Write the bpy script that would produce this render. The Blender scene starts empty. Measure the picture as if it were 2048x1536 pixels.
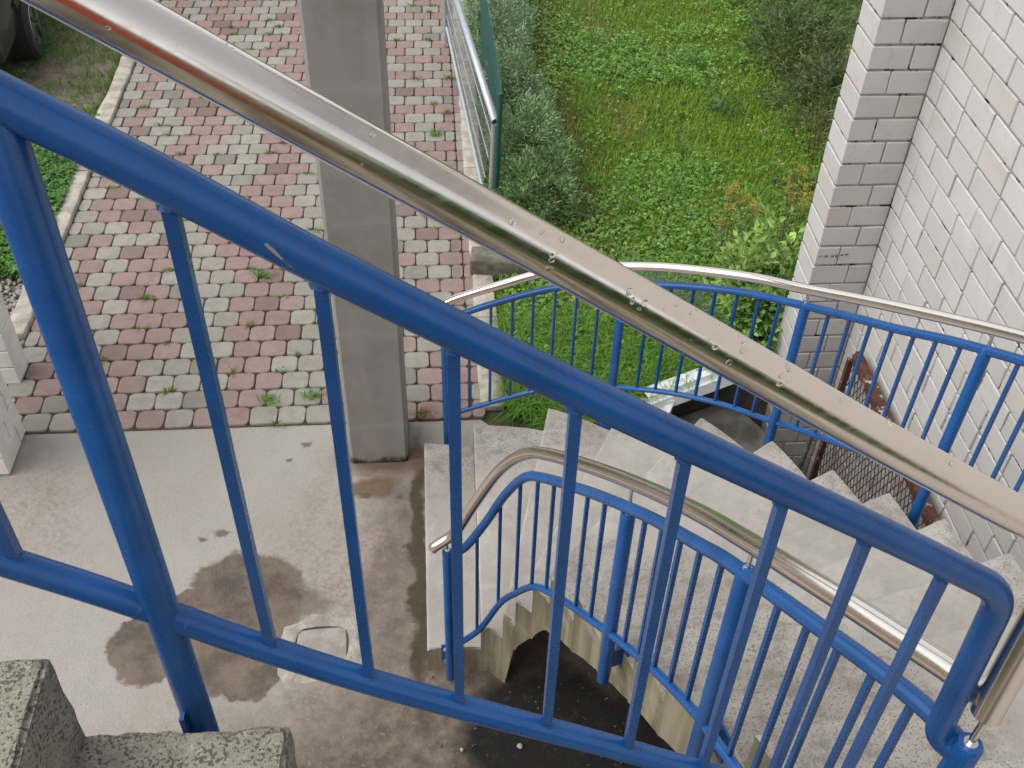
import bpy, bmesh, math, random
import numpy as np
from mathutils import Vector, Matrix
from mathutils.geometry import tessellate_polygon

random.seed(7)
RNG = np.random.default_rng(11)
sc = bpy.context.scene
COL = sc.collection
R = math.radians

# ------------------------------------------------------------------ camera, sky, sun, exposure
cam = bpy.data.cameras.new("camera")
cam.sensor_width = 36.0
cam.lens = 37.55
cam.clip_start = 0.05
cam.clip_end = 500
camo = bpy.data.objects.new("camera", cam)
COL.objects.link(camo)
_p, _r, _y = R(43.131), R(1.909), R(5.342)
_f = Vector((math.sin(_y) * math.cos(_p), math.cos(_y) * math.cos(_p), -math.sin(_p)))
_rt = Vector((math.cos(_y), -math.sin(_y), 0))
_up = _rt.cross(_f)
_r2 = math.cos(_r) * _rt + math.sin(_r) * _up
_u2 = -math.sin(_r) * _rt + math.cos(_r) * _up
camo.matrix_world = Matrix(((_r2.x, _u2.x, -_f.x, 0), (_r2.y, _u2.y, -_f.y, 0), (_r2.z, _u2.z, -_f.z, 4.3), (0, 0, 0, 1)))
sc.camera = camo

SUN_EL, SUN_AZ = 56.0, -98.0            # azimuth from +Y towards +X
world = bpy.data.worlds.new("World")
sc.world = world
world.use_nodes = True
wn, wl = world.node_tree.nodes, world.node_tree.links
wn.clear()
wo = wn.new("ShaderNodeOutputWorld")
wb = wn.new("ShaderNodeBackground")
ws = wn.new("ShaderNodeTexSky")
ws.sky_type = 'NISHITA'
ws.sun_disc = False
ws.sun_elevation = R(SUN_EL)
ws.sun_rotation = R(SUN_AZ)
ws.air_density = 1.0
ws.dust_density = 2.0
wh = wn.new("ShaderNodeHueSaturation")
wh.inputs["Saturation"].default_value = 0.22
wl.new(ws.outputs[0], wh.inputs["Color"])
wl.new(wh.outputs[0], wb.inputs[0])
wb.inputs[1].default_value = 0.15
wl.new(wb.outputs[0], wo.inputs[0])

sl = bpy.data.lights.new("sun", 'SUN')
sl.energy = 1.2
sl.angle = R(65)
sl.color = (1.0, 0.97, 0.92)
so = bpy.data.objects.new("sun", sl)
COL.objects.link(so)
_sd = Vector((math.sin(R(SUN_AZ)) * math.cos(R(SUN_EL)), math.cos(R(SUN_AZ)) * math.cos(R(SUN_EL)), math.sin(R(SUN_EL))))
so.rotation_euler = (-_sd).to_track_quat('-Z', 'Y').to_euler()
so.location = (0, 0, 12)

vs = sc.view_settings
vs.view_transform = 'Standard'
vs.look = 'None'
vs.gamma = 1.0
vs.use_curve_mapping = False
vs.exposure = 0.62
sc.cycles.max_bounces = 8


# ------------------------------------------------------------------ helpers
def tag(o, label=None, cat=None, group=None, kind=None):
    if label: o["label"] = label
    if cat: o["category"] = cat
    if group: o["group"] = group
    if kind: o["kind"] = kind
    return o


def empty(name, loc, rz=0.0):
    o = bpy.data.objects.new(name, None)
    o.empty_display_size = 0.1
    o.location = loc
    o.rotation_euler = (0, 0, rz)
    COL.objects.link(o)
    return o


def link(name, me, mat=None, parent=None, loc=None, rot=None):
    o = bpy.data.objects.new(name, me)
    if mat is not None and len(me.materials) == 0:
        me.materials.append(mat)
    COL.objects.link(o)
    if parent is not None:
        o.parent = parent
        bpy.context.view_layer.update() if False else None
        if parent.type == 'EMPTY' or True:
            o.matrix_parent_inverse = Matrix.LocRotScale(parent.location, parent.rotation_euler, parent.scale).inverted()
    if loc is not None: o.location = loc
    if rot is not None: o.rotation_euler = rot
    return o


class MB:
    """collects vertices and faces (world coordinates)"""
    def __init__(s):
        s.v, s.f = [], []

    def add(s, vs_, fs_):
        b = len(s.v)
        s.v.extend([tuple(p) for p in vs_])
        s.f.extend([tuple(i + b for i in q) for q in fs_])

    def box(s, c, d, rz=0.0, axes=None):
        x, y, z = d[0] / 2, d[1] / 2, d[2] / 2
        if axes is None:
            ca, sa = math.cos(rz), math.sin(rz)
            ax, ay, az = Vector((ca, sa, 0)), Vector((-sa, ca, 0)), Vector((0, 0, 1))
        else:
            ax, ay, az = axes
        c = Vector(c)
        P = [c + ax * (i * x) + ay * (j * y) + az * (k * z) for k in (-1, 1) for j in (-1, 1) for i in (-1, 1)]
        s.add(P, [(0, 2, 3, 1), (4, 5, 7, 6), (0, 1, 5, 4), (2, 6, 7, 3), (0, 4, 6, 2), (1, 3, 7, 5)])

    def prism(s, poly, z0, z1):
        n = len(poly)
        a = [(p[0], p[1], z0[i] if hasattr(z0, '__len__') else z0) for i, p in enumerate(poly)]
        b = [(p[0], p[1], z1[i] if hasattr(z1, '__len__') else z1) for i, p in enumerate(poly)]
        s.add(a + b, [tuple(range(n - 1, -1, -1)), tuple(range(n, 2 * n))] + [(i, (i + 1) % n, n + (i + 1) % n, n + i) for i in range(n)])

    def tube(s, path, r, seg=16, caps=True):
        path = [Vector(p) for p in path]
        n = len(path)
        t = [((path[min(i + 1, n - 1)] - path[max(i - 1, 0)])).normalized() for i in range(n)]
        up = Vector((0, 0, 1)) if abs(t[0].z) < 0.9 else Vector((0, 1, 0))
        u = t[0].cross(up).normalized()
        V, F = [], []
        rr = r if hasattr(r, '__len__') else [r] * n
        for i in range(n):
            u = (u - t[i] * u.dot(t[i])).normalized()
            w = t[i].cross(u)
            for k in range(seg):
                a = 2 * math.pi * k / seg
                V.append(path[i] + (u * math.cos(a) + w * math.sin(a)) * rr[i])
        for i in range(n - 1):
            for k in range(seg):
                k2 = (k + 1) % seg
                F.append((i * seg + k, i * seg + k2, (i + 1) * seg + k2, (i + 1) * seg + k))
        if caps:
            F.append(tuple(range(seg - 1, -1, -1)))
            F.append(tuple((n - 1) * seg + k for k in range(seg)))
        s.add(V, F)

    def bar(s, a, b, w, d, side=(0, 1, 0)):
        a, b = Vector(a), Vector(b)
        t = (b - a)
        L = t.length
        t.normalize()
        ay = Vector(side)
        ay = (ay - t * ay.dot(t)).normalized()
        ax = ay.cross(t)
        s.box((a + b) / 2, (w, d, L), axes=(ax, ay, t))

    def mesh(s, name, smooth=None):
        me = bpy.data.meshes.new(name)
        me.from_pydata(s.v, [], s.f)
        me.update()
        bm = bmesh.new(); bm.from_mesh(me)
        bmesh.ops.recalc_face_normals(bm, faces=bm.faces)
        bm.to_mesh(me); bm.free()
        if smooth is not None:
            me.polygons.foreach_set("use_smooth", [True] * len(me.polygons))
            me.set_sharp_from_angle(angle=R(smooth))
        return me

    def build(s, name, mat, parent=None, smooth=None, bevel=0.0, seg=1):
        me = s.mesh(name, smooth if not bevel else None)
        if bevel:
            bm = bmesh.new(); bm.from_mesh(me)
            bmesh.ops.remove_doubles(bm, verts=bm.verts, dist=1e-5)
            es = [e for e in bm.edges if len(e.link_faces) == 2 and e.calc_face_angle(0) > 0.5]
            bmesh.ops.bevel(bm, geom=es, offset=bevel, segments=seg, affect='EDGES', clamp_overlap=True, profile=0.5)
            bm.to_mesh(me); bm.free()
            if smooth is not None:
                me.polygons.foreach_set("use_smooth", [True] * len(me.polygons))
                me.set_sharp_from_angle(angle=R(smooth))
        return link(name, me, mat, parent)


def np_mesh(name, V, F, cols=None, smooth=False):
    """V (n,3), F list of int arrays (m,3) or (m,4)"""
    me = bpy.data.meshes.new(name)
    me.vertices.add(len(V))
    me.vertices.foreach_set("co", np.asarray(V, np.float32).ravel())
    loops = np.concatenate([f.ravel() for f in F]).astype(np.int32)
    tot = np.concatenate([np.full(len(f), f.shape[1]) for f in F]).astype(np.int32)
    st = np.concatenate([[0], np.cumsum(tot)[:-1]]).astype(np.int32)
    me.loops.add(len(loops))
    me.loops.foreach_set("vertex_index", loops)
    me.polygons.add(len(tot))
    me.polygons.foreach_set("loop_start", st)
    me.polygons.foreach_set("loop_total", tot)
    if smooth:
        me.polygons.foreach_set("use_smooth", np.ones(len(tot), bool))
    if cols is not None:
        a = me.color_attributes.new("tint", 'FLOAT_COLOR', 'POINT')
        c = np.ones((len(V), 4), np.float32); c[:, :3] = cols
        a.data.foreach_set("color", c.ravel())
    me.update(calc_edges=True)
    me.validate()
    return me


def spline(pts, sub=6):
    pts = np.array(pts, float)
    Q = np.vstack([2 * pts[0] - pts[1], pts, 2 * pts[-1] - pts[-2]])
    out = []
    for i in range(1, len(Q) - 2):
        p0, p1, p2, p3 = Q[i - 1:i + 3]
        for t in np.linspace(0, 1, sub + 1)[:-1]:
            out.append(.5 * ((2 * p1) + (p2 - p0) * t + (2 * p0 - 5 * p1 + 4 * p2 - p3) * t * t + (-p0 + 3 * p1 - 3 * p2 + p3) * t ** 3))
    out.append(pts[-1])
    return np.array(out)


def smooth_z(P, k=1):
    P = np.array(P, float)
    for _ in range(k):
        Q = P.copy()
        Q[1:-1] = .25 * P[:-2] + .5 * P[1:-1] + .25 * P[2:]
        P = Q
    return P


def z_at(path, x, y):
    """height of a rail path above the plan point nearest to (x, y)"""
    best, bz = 9e9, 0
    for i in range(len(path) - 1):
        a, b = path[i], path[i + 1]
        d = b[:2] - a[:2]
        t = np.clip(((x - a[0]) * d[0] + (y - a[1]) * d[1]) / max(d @ d, 1e-12), 0, 1)
        q = a + t * (b - a)
        e = (q[0] - x) ** 2 + (q[1] - y) ** 2
        if e < best: best, bz = e, q[2]
    return bz


def vnoise(x, y, s, seed=0):
    """cheap smooth value noise, vectorised, 0..1"""
    x = np.asarray(x) * s + 37.1 * seed; y = np.asarray(y) * s - 11.7 * seed
    xi, yi = np.floor(x), np.floor(y)
    fx, fy = x - xi, y - yi
    fx, fy = fx * fx * (3 - 2 * fx), fy * fy * (3 - 2 * fy)
    h = lambda a, b: np.modf(np.abs(np.sin(a * 127.1 + b * 311.7 + seed * 17.3) * 43758.5453))[0]
    return (h(xi, yi) * (1 - fx) + h(xi + 1, yi) * fx) * (1 - fy) + (h(xi, yi + 1) * (1 - fx) + h(xi + 1, yi + 1) * fx) * fy


# ------------------------------------------------------------------ materials
class NT:
    def __init__(s, name):
        s.m = bpy.data.materials.new(name)
        s.m.use_nodes = True
        s.n, s.l = s.m.node_tree.nodes, s.m.node_tree.links
        s.b = s.n["Principled BSDF"]
        s.out = s.n["Material Output"]

    def node(s, t, **kw):
        n = s.n.new(t)
        for k, v in kw.items(): setattr(n, k, v)
        return n

    def put(s, sock, v):
        if hasattr(v, 'is_output') or hasattr(v, 'links') and not isinstance(v, (int, float, tuple)):
            s.l.new(v, sock)
        else:
            sock.default_value = v

    def coord(s, which="Object"):
        return s.node("ShaderNodeTexCoord").outputs[which]

    def pos(s):
        return s.node("ShaderNodeNewGeometry").outputs["Position"]

    def noise(s, vec, scale, detail=4, rough=.55, dist=0.0, col=False):
        n = s.node("ShaderNodeTexNoise")
        n.inputs["Scale"].default_value = scale
        n.inputs["Detail"].default_value = detail
        n.inputs["Roughness"].default_value = rough
        n.inputs["Distortion"].default_value = dist
        s.l.new(vec, n.inputs["Vector"])
        return n.outputs["Color" if col else "Fac"]

    def vor(s, vec, scale, feat='F1', out="Distance"):
        n = s.node("ShaderNodeTexVoronoi", feature=feat)
        n.inputs["Scale"].default_value = scale
        s.l.new(vec, n.inputs["Vector"])
        return n.outputs[out]

    def ramp(s, fac, lo, hi, a=0.0, b=1.0):
        n = s.node("ShaderNodeMapRange", interpolation_type='SMOOTHSTEP')
        n.inputs["From Min"].default_value = lo
        n.inputs["From Max"].default_value = hi
        n.inputs["To Min"].default_value = a
        n.inputs["To Max"].default_value = b
        s.l.new(fac, n.inputs["Value"])
        return n.outputs[0]

    def math(s, op, a, b=0.0, c=None):
        n = s.node("ShaderNodeMath", operation=op)
        s.put(n.inputs[0], a); s.put(n.inputs[1], b)
        if c is not None: s.put(n.inputs[2], c)
        return n.outputs[0]

    def mix(s, fac, a, b, mode='MIX'):
        n = s.node("ShaderNodeMix", data_type='RGBA', blend_type=mode)
        s.put(n.inputs["Factor"], fac)
        for sock, v in ((n.inputs["A"], a), (n.inputs["B"], b)): pass
        A = [i for i in n.inputs if i.name == "A" and i.type == 'RGBA'][0]
        B = [i for i in n.inputs if i.name == "B" and i.type == 'RGBA'][0]
        s.put(A, a if not isinstance(a, tuple) else (*a[:3], 1)); s.put(B, b if not isinstance(b, tuple) else (*b[:3], 1))
        return [o for o in n.outputs if o.type == 'RGBA'][0]

    def bump(s, h, strength=.3, dist=.01, normal=None):
        n = s.node("ShaderNodeBump")
        n.inputs["Strength"].default_value = strength
        n.inputs["Distance"].default_value = dist
        s.l.new(h, n.inputs["Height"])
        if normal is not None: s.l.new(normal, n.inputs["Normal"])
        s.l.new(n.outputs[0], s.b.inputs["Normal"])
        return n.outputs[0]

    def base(s, c): s.put(s.b.inputs["Base Color"], c if not isinstance(c, tuple) else (*c[:3], 1))
    def rough(s, v): s.put(s.b.inputs["Roughness"], v)

    def rnd(s):
        return s.node("ShaderNodeObjectInfo").outputs["Random"]

    def blob(s, p, cx, cy, rx, ry, edge=.15, ang=0.0):
        """1 inside an ellipse on the ground (p: warped position), 0 outside"""
        mp = s.node("ShaderNodeMapping", vector_type='TEXTURE')
        mp.inputs["Location"].default_value = (cx, cy, 0)
        mp.inputs["Rotation"].default_value = (0, 0, ang)
        mp.inputs["Scale"].default_value = (rx, ry, 1000)
        s.l.new(p, mp.inputs["Vector"])
        ln = s.node("ShaderNodeVectorMath", operation='LENGTH')
        s.l.new(mp.outputs[0], ln.inputs[0])
        return s.ramp(ln.outputs["Value"], 1 + edge, 1 - edge)

    def warp(s, p, scale, amt, detail=4):
        nz = s.noise(p, scale, detail, col=True)
        a = s.node("ShaderNodeVectorMath", operation='SUBTRACT')
        s.l.new(nz, a.inputs[0]); a.inputs[1].default_value = (.5, .5, .5)
        b = s.node("ShaderNodeVectorMath", operation='SCALE')
        s.l.new(a.outputs[0], b.inputs[0]); b.inputs["Scale"].default_value = amt
        c = s.node("ShaderNodeVectorMath", operation='ADD')
        s.l.new(p, c.inputs[0]); s.l.new(b.outputs[0], c.inputs[1])
        return c.outputs[0]


def m_paint():
    t = NT("blue_paint")
    p = t.pos()
    n1 = t.noise(p, 9, 3)
    n2 = t.noise(p, 160, 4)
    c = t.mix(t.ramp(n1, .3, .7), (.006, .066, .225), (.010, .086, .285))
    worn = t.ramp(t.noise(p, 38, 8, .75), .60, .75, 0, .3)
    c = t.mix(worn, c, (.025, .115, .29))
    rst = t.math('MULTIPLY', t.ramp(t.noise(p, 75, 4, .6), .735, .76), t.ramp(t.noise(p, 6, 2), .50, .58))
    c = t.mix(rst, c, (.12, .055, .02))
    # scratch down to primer and rust on the near top rail
    w = t.warp(p, 60, .004)
    def seg(a, b, r):
        A, B = Vector(a), Vector(b); d = (B - A); L = d.length
        mp = t.node("ShaderNodeVectorMath", operation='SUBTRACT'); t.l.new(w, mp.inputs[0]); mp.inputs[1].default_value = A
        dt = t.node("ShaderNodeVectorMath", operation='DOT_PRODUCT'); t.l.new(mp.outputs[0], dt.inputs[0]); dt.inputs[1].default_value = d / (L * L)
        cl = t.node("ShaderNodeClamp"); t.l.new(dt.outputs["Value"], cl.inputs[0])
        sc_ = t.node("ShaderNodeVectorMath", operation='SCALE'); sc_.inputs[0].default_value = d; t.l.new(cl.outputs[0], sc_.inputs["Scale"])
        sb = t.node("ShaderNodeVectorMath", operation='DISTANCE'); t.l.new(mp.outputs[0], sb.inputs[0]); t.l.new(sc_.outputs[0], sb.inputs[1])
        return t.ramp(sb.outputs["Value"], r, r * .5)
    s1 = seg((-.142, .750, 3.764), (-.121, .749, 3.735), .0022)
    s2 = seg((-.121, .749, 3.735), (-.085, .7495, 3.703), .0014)
    c = t.mix(s1, c, (.35, .28, .2)); c = t.mix(s2, c, (.25, .12, .06))
    t.base(c)
    t.rough(t.ramp(n2, .3, .8, .24, .38))
    t.b.inputs["Specular IOR Level"].default_value = .55
    t.bump(t.noise(p, 26, 2), .04, .004)
    return t.m


def m_steel():
    t = NT("brushed_steel")
    p = t.pos()
    n = t.noise(p, 120, 5)
    t.base(t.mix(t.noise(p, 14, 3), (.80, .72, .645), (.86, .79, .72)))
    t.b.inputs["Metallic"].default_value = 1.0
    mp = t.node("ShaderNodeMapping"); mp.inputs["Rotation"].default_value = (0, R(34), 0); mp.inputs["Scale"].default_value = (1.2, 150, 150); t.l.new(p, mp.inputs[0])
    st = t.noise(mp.outputs[0], 1.0, 4, .6)
    t.rough(t.math('ADD', t.ramp(n, .3, .7, .12, .17), t.ramp(st, .35, .75, 0, .10)))
    t.bump(st, .025, .001)
    return t.m


def m_galv():
    t = NT("galvanised_steel")
    p = t.pos()
    t.base(t.mix(t.vor(p, 60, out="Color"), (.38, .42, .45), (.55, .58, .60)))
    t.b.inputs["Metallic"].default_value = .6
    t.rough(.5)
    return t.m


def simple(name, c, rough=.7, metallic=0.0, c2=None, scale=20, bump=0.0, bscale=60):
    t = NT(name)
    p = t.pos()
    if c2: t.base(t.mix(t.ramp(t.noise(p, scale, 5), .35, .65), c, c2))
    else: t.base(c)
    t.rough(rough); t.b.inputs["Metallic"].default_value = metallic
    if bump: t.bump(t.noise(p, bscale, 5), bump, .01)
    return t.m


def m_stair():
    t = NT("stair_concrete")
    p = t.pos()
    big = t.noise(p, 1.7, 5)
    c = t.mix(t.ramp(big, .35, .68), (.40, .375, .342), (.33, .305, .275))
    c = t.mix(t.ramp(t.noise(p, 12, 6, .65), .5, .75, 0, .45), c, (.50, .475, .44))
    c = t.mix(t.ramp(t.noise(p, 3.3, 7, .7), .50, .62, 0, .35), c, (.29, .265, .235))
    # dark grit, moss specks: more of them in patches, near the ends of the steps
    patch = t.ramp(t.noise(p, 2.6, 4), .40, .62)
    fine = t.noise(p, 175, 3, .6)
    inn = t.blob(t.warp(p, 5, .3), .78, 1.55, .42, 1.1, .35, .25)
    out = t.blob(t.warp(p, 5, .25), 1.45, 2.6, .62, 1.9, .25, .3)
    out = t.math('SUBTRACT', 1.0, out)
    amount = t.math('MINIMUM', t.math('ADD', t.math('MULTIPLY', patch, .35), t.math('ADD', t.math('MULTIPLY', inn, .85), 0.12)), 1.0)
    far = t.blob(t.warp(p, 6, .2), .7, 3.85, .9, .32, .4)
    amount = t.math('MINIMUM', t.math('ADD', amount, t.math('MULTIPLY', far, .8)), 1.0)
    outer = t.node("ShaderNodeVertexColor", layer_name="edge").outputs[0]
    sp = t.node("ShaderNodeSeparateColor"); t.l.new(outer, sp.inputs[0])
    amount = t.math('MINIMUM', t.math('ADD', amount, t.math('MULTIPLY', t.ramp(sp.outputs[0], .2, 1.0), .9)), 1.0)
    m = t.ramp(t.math('ADD', fine, t.math('MULTIPLY', amount, .135)), .695, .74)
    c = t.mix(t.math('MULTIPLY', m, .72), c, (.10, .082, .062))
    dirt = t.math('MULTIPLY', t.ramp(t.noise(p, 13, 8, .78), .44, .66), t.math('MULTIPLY', amount, .75))
    c = t.mix(dirt, c, (.19, .162, .13))
    # risers and stringer faces: greenish, streaked formwork concrete
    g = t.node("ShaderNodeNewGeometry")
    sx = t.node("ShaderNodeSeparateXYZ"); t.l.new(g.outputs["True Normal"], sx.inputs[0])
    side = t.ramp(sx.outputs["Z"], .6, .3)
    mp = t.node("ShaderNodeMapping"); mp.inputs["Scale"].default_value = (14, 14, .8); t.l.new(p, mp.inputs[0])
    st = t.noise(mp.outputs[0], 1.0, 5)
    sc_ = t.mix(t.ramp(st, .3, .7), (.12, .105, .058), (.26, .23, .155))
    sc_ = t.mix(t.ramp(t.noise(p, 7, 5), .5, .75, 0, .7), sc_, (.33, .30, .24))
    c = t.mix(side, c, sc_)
    t.base(c); t.rough(.88)
    t.bump(t.math('ADD', t.noise(p, 45, 6, .65), t.math('MULTIPLY', m, -.6)), .35, .006)
    return t.m


def m_block():
    """coarse, pitted concrete of the upper flight beside the camera"""
    t = NT("pitted_concrete")
    p = t.pos()
    c = t.mix(t.ramp(t.noise(p, 9, 5), .3, .7), (.43, .395, .31), (.32, .293, .222))
    c = t.mix(t.ramp(t.noise(p, 70, 6, .7), .5, .7, 0, .7), c, (.58, .55, .47))
    m = t.ramp(t.math('ADD', t.noise(p, 210, 3, .6), t.math('MULTIPLY', t.noise(p, 26, 3), .30)), .70, .80)
    c = t.mix(t.math('MULTIPLY', m, .8), c, (.13, .105, .07))
    c = t.mix(t.ramp(t.noise(p, 320, 3, .6), .52, .68, 0, .5), c, (.54, .51, .45))
    c = t.mix(t.ramp(t.noise(p, 16, 4), .58, .72, 0, .5), c, (.19, .165, .07))
    t.base(c); t.rough(.92)
    t.bump(t.math('SUBTRACT', t.noise(p, 110, 6, .75), t.math('MULTIPLY', m, 1.0)), .9, .008)
    return t.m


def m_apron():
    t = NT("apron_concrete")
    p = t.pos()
    c = t.mix(t.ramp(t.noise(p, 1.6, 5), .32, .68), (.395, .378, .345), (.365, .328, .287))
    c = t.mix(t.ramp(t.noise(p, 7, 6, .65), .48, .72, 0, .55), c, (.36, .325, .285))
    c = t.mix(t.ramp(t.noise(p, 60, 5, .7), .55, .75, 0, .3), c, (.60, .57, .54))
    c = t.mix(t.ramp(t.noise(p, 190, 4, .65), .40, .64, 0, .40), c, (.27, .245, .215))
    c = t.mix(t.ramp(t.noise(p, 95, 5, .7), .56, .70, 0, .35), c, (.56, .53, .50))
    pit = t.math('MULTIPLY', t.ramp(t.noise(p, 120, 3, .6), .66, .72), t.ramp(t.noise(p, 7, 4), .46, .60))
    w1 = t.warp(p, 6, .16, 6)
    w2 = t.warp(p, 2.2, .5, 6)
    # dirt ground in over the years, towards the stair and the corner by the white pier
    age = t.math('MAXIMUM', t.blob(w2, -.30, 2.75, .62, 1.15, .55), t.math('MULTIPLY', t.blob(w2, -.9, 2.30, .7, .40, .6), .45))
    age = t.math('MAXIMUM', age, t.math('MULTIPLY', t.blob(w2, -2.1, 3.75, .28, .35, .7), .8))
    age = t.math('MULTIPLY', age, t.ramp(t.noise(p, 9, 7, .75), .30, .62, .25, 1.0))
    c = t.mix(t.math('MULTIPLY', age, .85), c, t.mix(t.ramp(t.noise(p, 40, 6, .7), .35, .65), (.20, .165, .13), (.36, .315, .27)))
    # damp, brown towards the stairwell
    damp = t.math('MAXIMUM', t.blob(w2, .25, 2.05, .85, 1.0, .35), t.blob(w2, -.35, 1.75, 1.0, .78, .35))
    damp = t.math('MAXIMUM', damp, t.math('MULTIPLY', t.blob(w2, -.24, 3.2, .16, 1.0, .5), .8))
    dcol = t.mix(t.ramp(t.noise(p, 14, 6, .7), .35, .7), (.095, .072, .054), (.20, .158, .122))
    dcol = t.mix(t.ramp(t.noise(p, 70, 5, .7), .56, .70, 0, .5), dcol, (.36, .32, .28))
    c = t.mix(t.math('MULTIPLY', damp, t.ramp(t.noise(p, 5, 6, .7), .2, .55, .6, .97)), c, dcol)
    # the wet blot
    w3 = t.warp(w1, 26, .045, 4)
    wet = t.math('MAXIMUM', t.blob(w3, -1.06, 2.98, .37, .26, .05, .2), t.blob(w3, -.96, 3.20, .27, .20, .07, -.3))
    wet = t.math('MAXIMUM', wet, t.blob(w3, -1.36, 2.88, .21, .20, .05))
    wet = t.math('MAXIMUM', wet, t.blob(w3, -.93, 2.72, .19, .14, .08))
    wet = t.math('MAXIMUM', wet, t.math('MULTIPLY', t.blob(w3, -.74, 3.10, .17, .09, .4), .8))
    wc = t.mix(t.ramp(t.noise(p, 4.5, 8, .72), .36, .62), (.058, .040, .027), (.160, .117, .082))
    wc = t.mix(t.ramp(t.noise(p, 170, 4, .65), .55, .72, 0, .45), wc, (.30, .25, .20))
    c = t.mix(t.math('MULTIPLY', wet, .94), c, wc)
    # earth strip along the first step and round the pillar foot
    strip = t.blob(w3, -.125, 3.25, .045, .85, .35)
    c = t.mix(strip, c, t.mix(t.noise(p, 30, 5), (.035, .025, .016), (.10, .075, .045)))
    mud = t.math('MULTIPLY', t.math('MAXIMUM', t.blob(w3, -.37, 3.80, .12, .08, .3), t.blob(w3, -.30, 4.00, .25, .10, .6)), .85)
    c = t.mix(mud, c, t.mix(t.noise(p, 25, 5), (.07, .042, .02), (.19, .125, .075)))
    # small chips broken out of the surface
    for (hx, hy, hr) in ((-.747, 4.14, .028), (-.82, 4.02, .022), (-1.13, 3.55, .03), (-1.22, 3.50, .02), (-.40, 3.74, .03), (-.215, 3.74, .022), (-.18, 3.38, .018)):
        c = t.mix(t.math('MULTIPLY', t.blob(w3, hx, hy, hr, hr * .8, .4), .8), c, (.10, .075, .055))
    # dark damp earth under the stairs, with the stair's deep shade painted in
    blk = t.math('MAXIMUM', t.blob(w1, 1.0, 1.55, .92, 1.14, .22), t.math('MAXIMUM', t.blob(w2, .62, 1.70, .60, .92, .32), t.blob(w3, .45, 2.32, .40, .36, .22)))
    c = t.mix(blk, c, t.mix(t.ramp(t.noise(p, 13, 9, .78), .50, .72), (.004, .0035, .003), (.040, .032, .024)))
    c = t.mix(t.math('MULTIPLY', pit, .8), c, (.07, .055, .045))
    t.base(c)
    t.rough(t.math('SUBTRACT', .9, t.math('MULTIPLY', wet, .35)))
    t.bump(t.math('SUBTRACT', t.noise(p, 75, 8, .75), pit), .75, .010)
    return t.m


def m_paver(name, a, b):
    t = NT(name)
    p = t.pos()
    r = t.rnd()
    c = t.mix(r, a, b)
    c = t.mix(t.ramp(t.noise(p, 11, 7, .72), .38, .68, 0, .5), c, tuple(x * .68 for x in a))
    c = t.mix(t.ramp(t.noise(p, 23, 6, .7), .52, .70, 0, .35), c, tuple(min(1, x * 1.3 + .02) for x in a))
    c = t.mix(t.ramp(t.noise(p, 110, 5, .7), .55, .72, 0, .25), c, (.45, .42, .37))
    spk = t.ramp(t.vor(p, 45), .16, .07)
    c = t.mix(t.math('MULTIPLY', spk, t.ramp(t.noise(p, 20, 2), .5, .6, 0, .8)), c, (.60, .57, .50))
    dark = t.ramp(t.math('FRACT', t.math('MULTIPLY', r, 17.31)), .88, .93, 0, .5)
    c = t.mix(dark, c, tuple(x * .45 for x in a))
    t.base(c); t.rough(.85)
    t.bump(t.noise(p, 120, 6, .7), .35, .004)
    return t.m


def m_brick():
    t = NT("white_brick")
    p = t.pos()
    r = t.rnd()
    c = t.mix(r, (.60, .585, .56), (.535, .52, .495))
    warm = t.ramp(t.math('FRACT', t.math('MULTIPLY', r, 9.7)), .72, .97, 0, .5)
    c = t.mix(warm, c, (.54, .49, .43))
    w = t.warp(p, 7, .25)
    c = t.mix(t.ramp(t.noise(w, 4.5, 5), .5, .72, 0, .5), c, (.51, .465, .415))
    c = t.mix(t.ramp(t.noise(t.warp(p, 9, .1), 13, 7, .75), .55, .68, 0, .55), c, (.43, .42, .42))
    # damp, dirty foot of the wall
    sx = t.node("ShaderNodeSeparateXYZ"); t.l.new(p, sx.inputs[0])
    low = t.ramp(t.math('ADD', sx.outputs["Z"], t.math('MULTIPLY', t.noise(p, 4, 5), .5)), .85, .25)
    c = t.mix(t.math('MULTIPLY', low, t.ramp(t.noise(p, 5, 6, .7), .35, .65, .15, .6)), c, (.36, .34, .32))
    t.base(c); t.rough(.8)
    t.bump(t.noise(p, 90, 6, .7), .25, .004)
    return t.m


def m_mortar():
    t = NT("mortar")
    p = t.pos()
    c = t.mix(t.noise(p, 12, 5), (.36, .36, .37), (.28, .28, .285))
    c = t.mix(t.ramp(t.noise(p, 13, 5, .7), .56, .60), c, (.02, .018, .022))
    t.base(c); t.rough(.95)
    t.bump(t.noise(p, 90, 6, .7), .8, .006)
    return t.m


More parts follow.
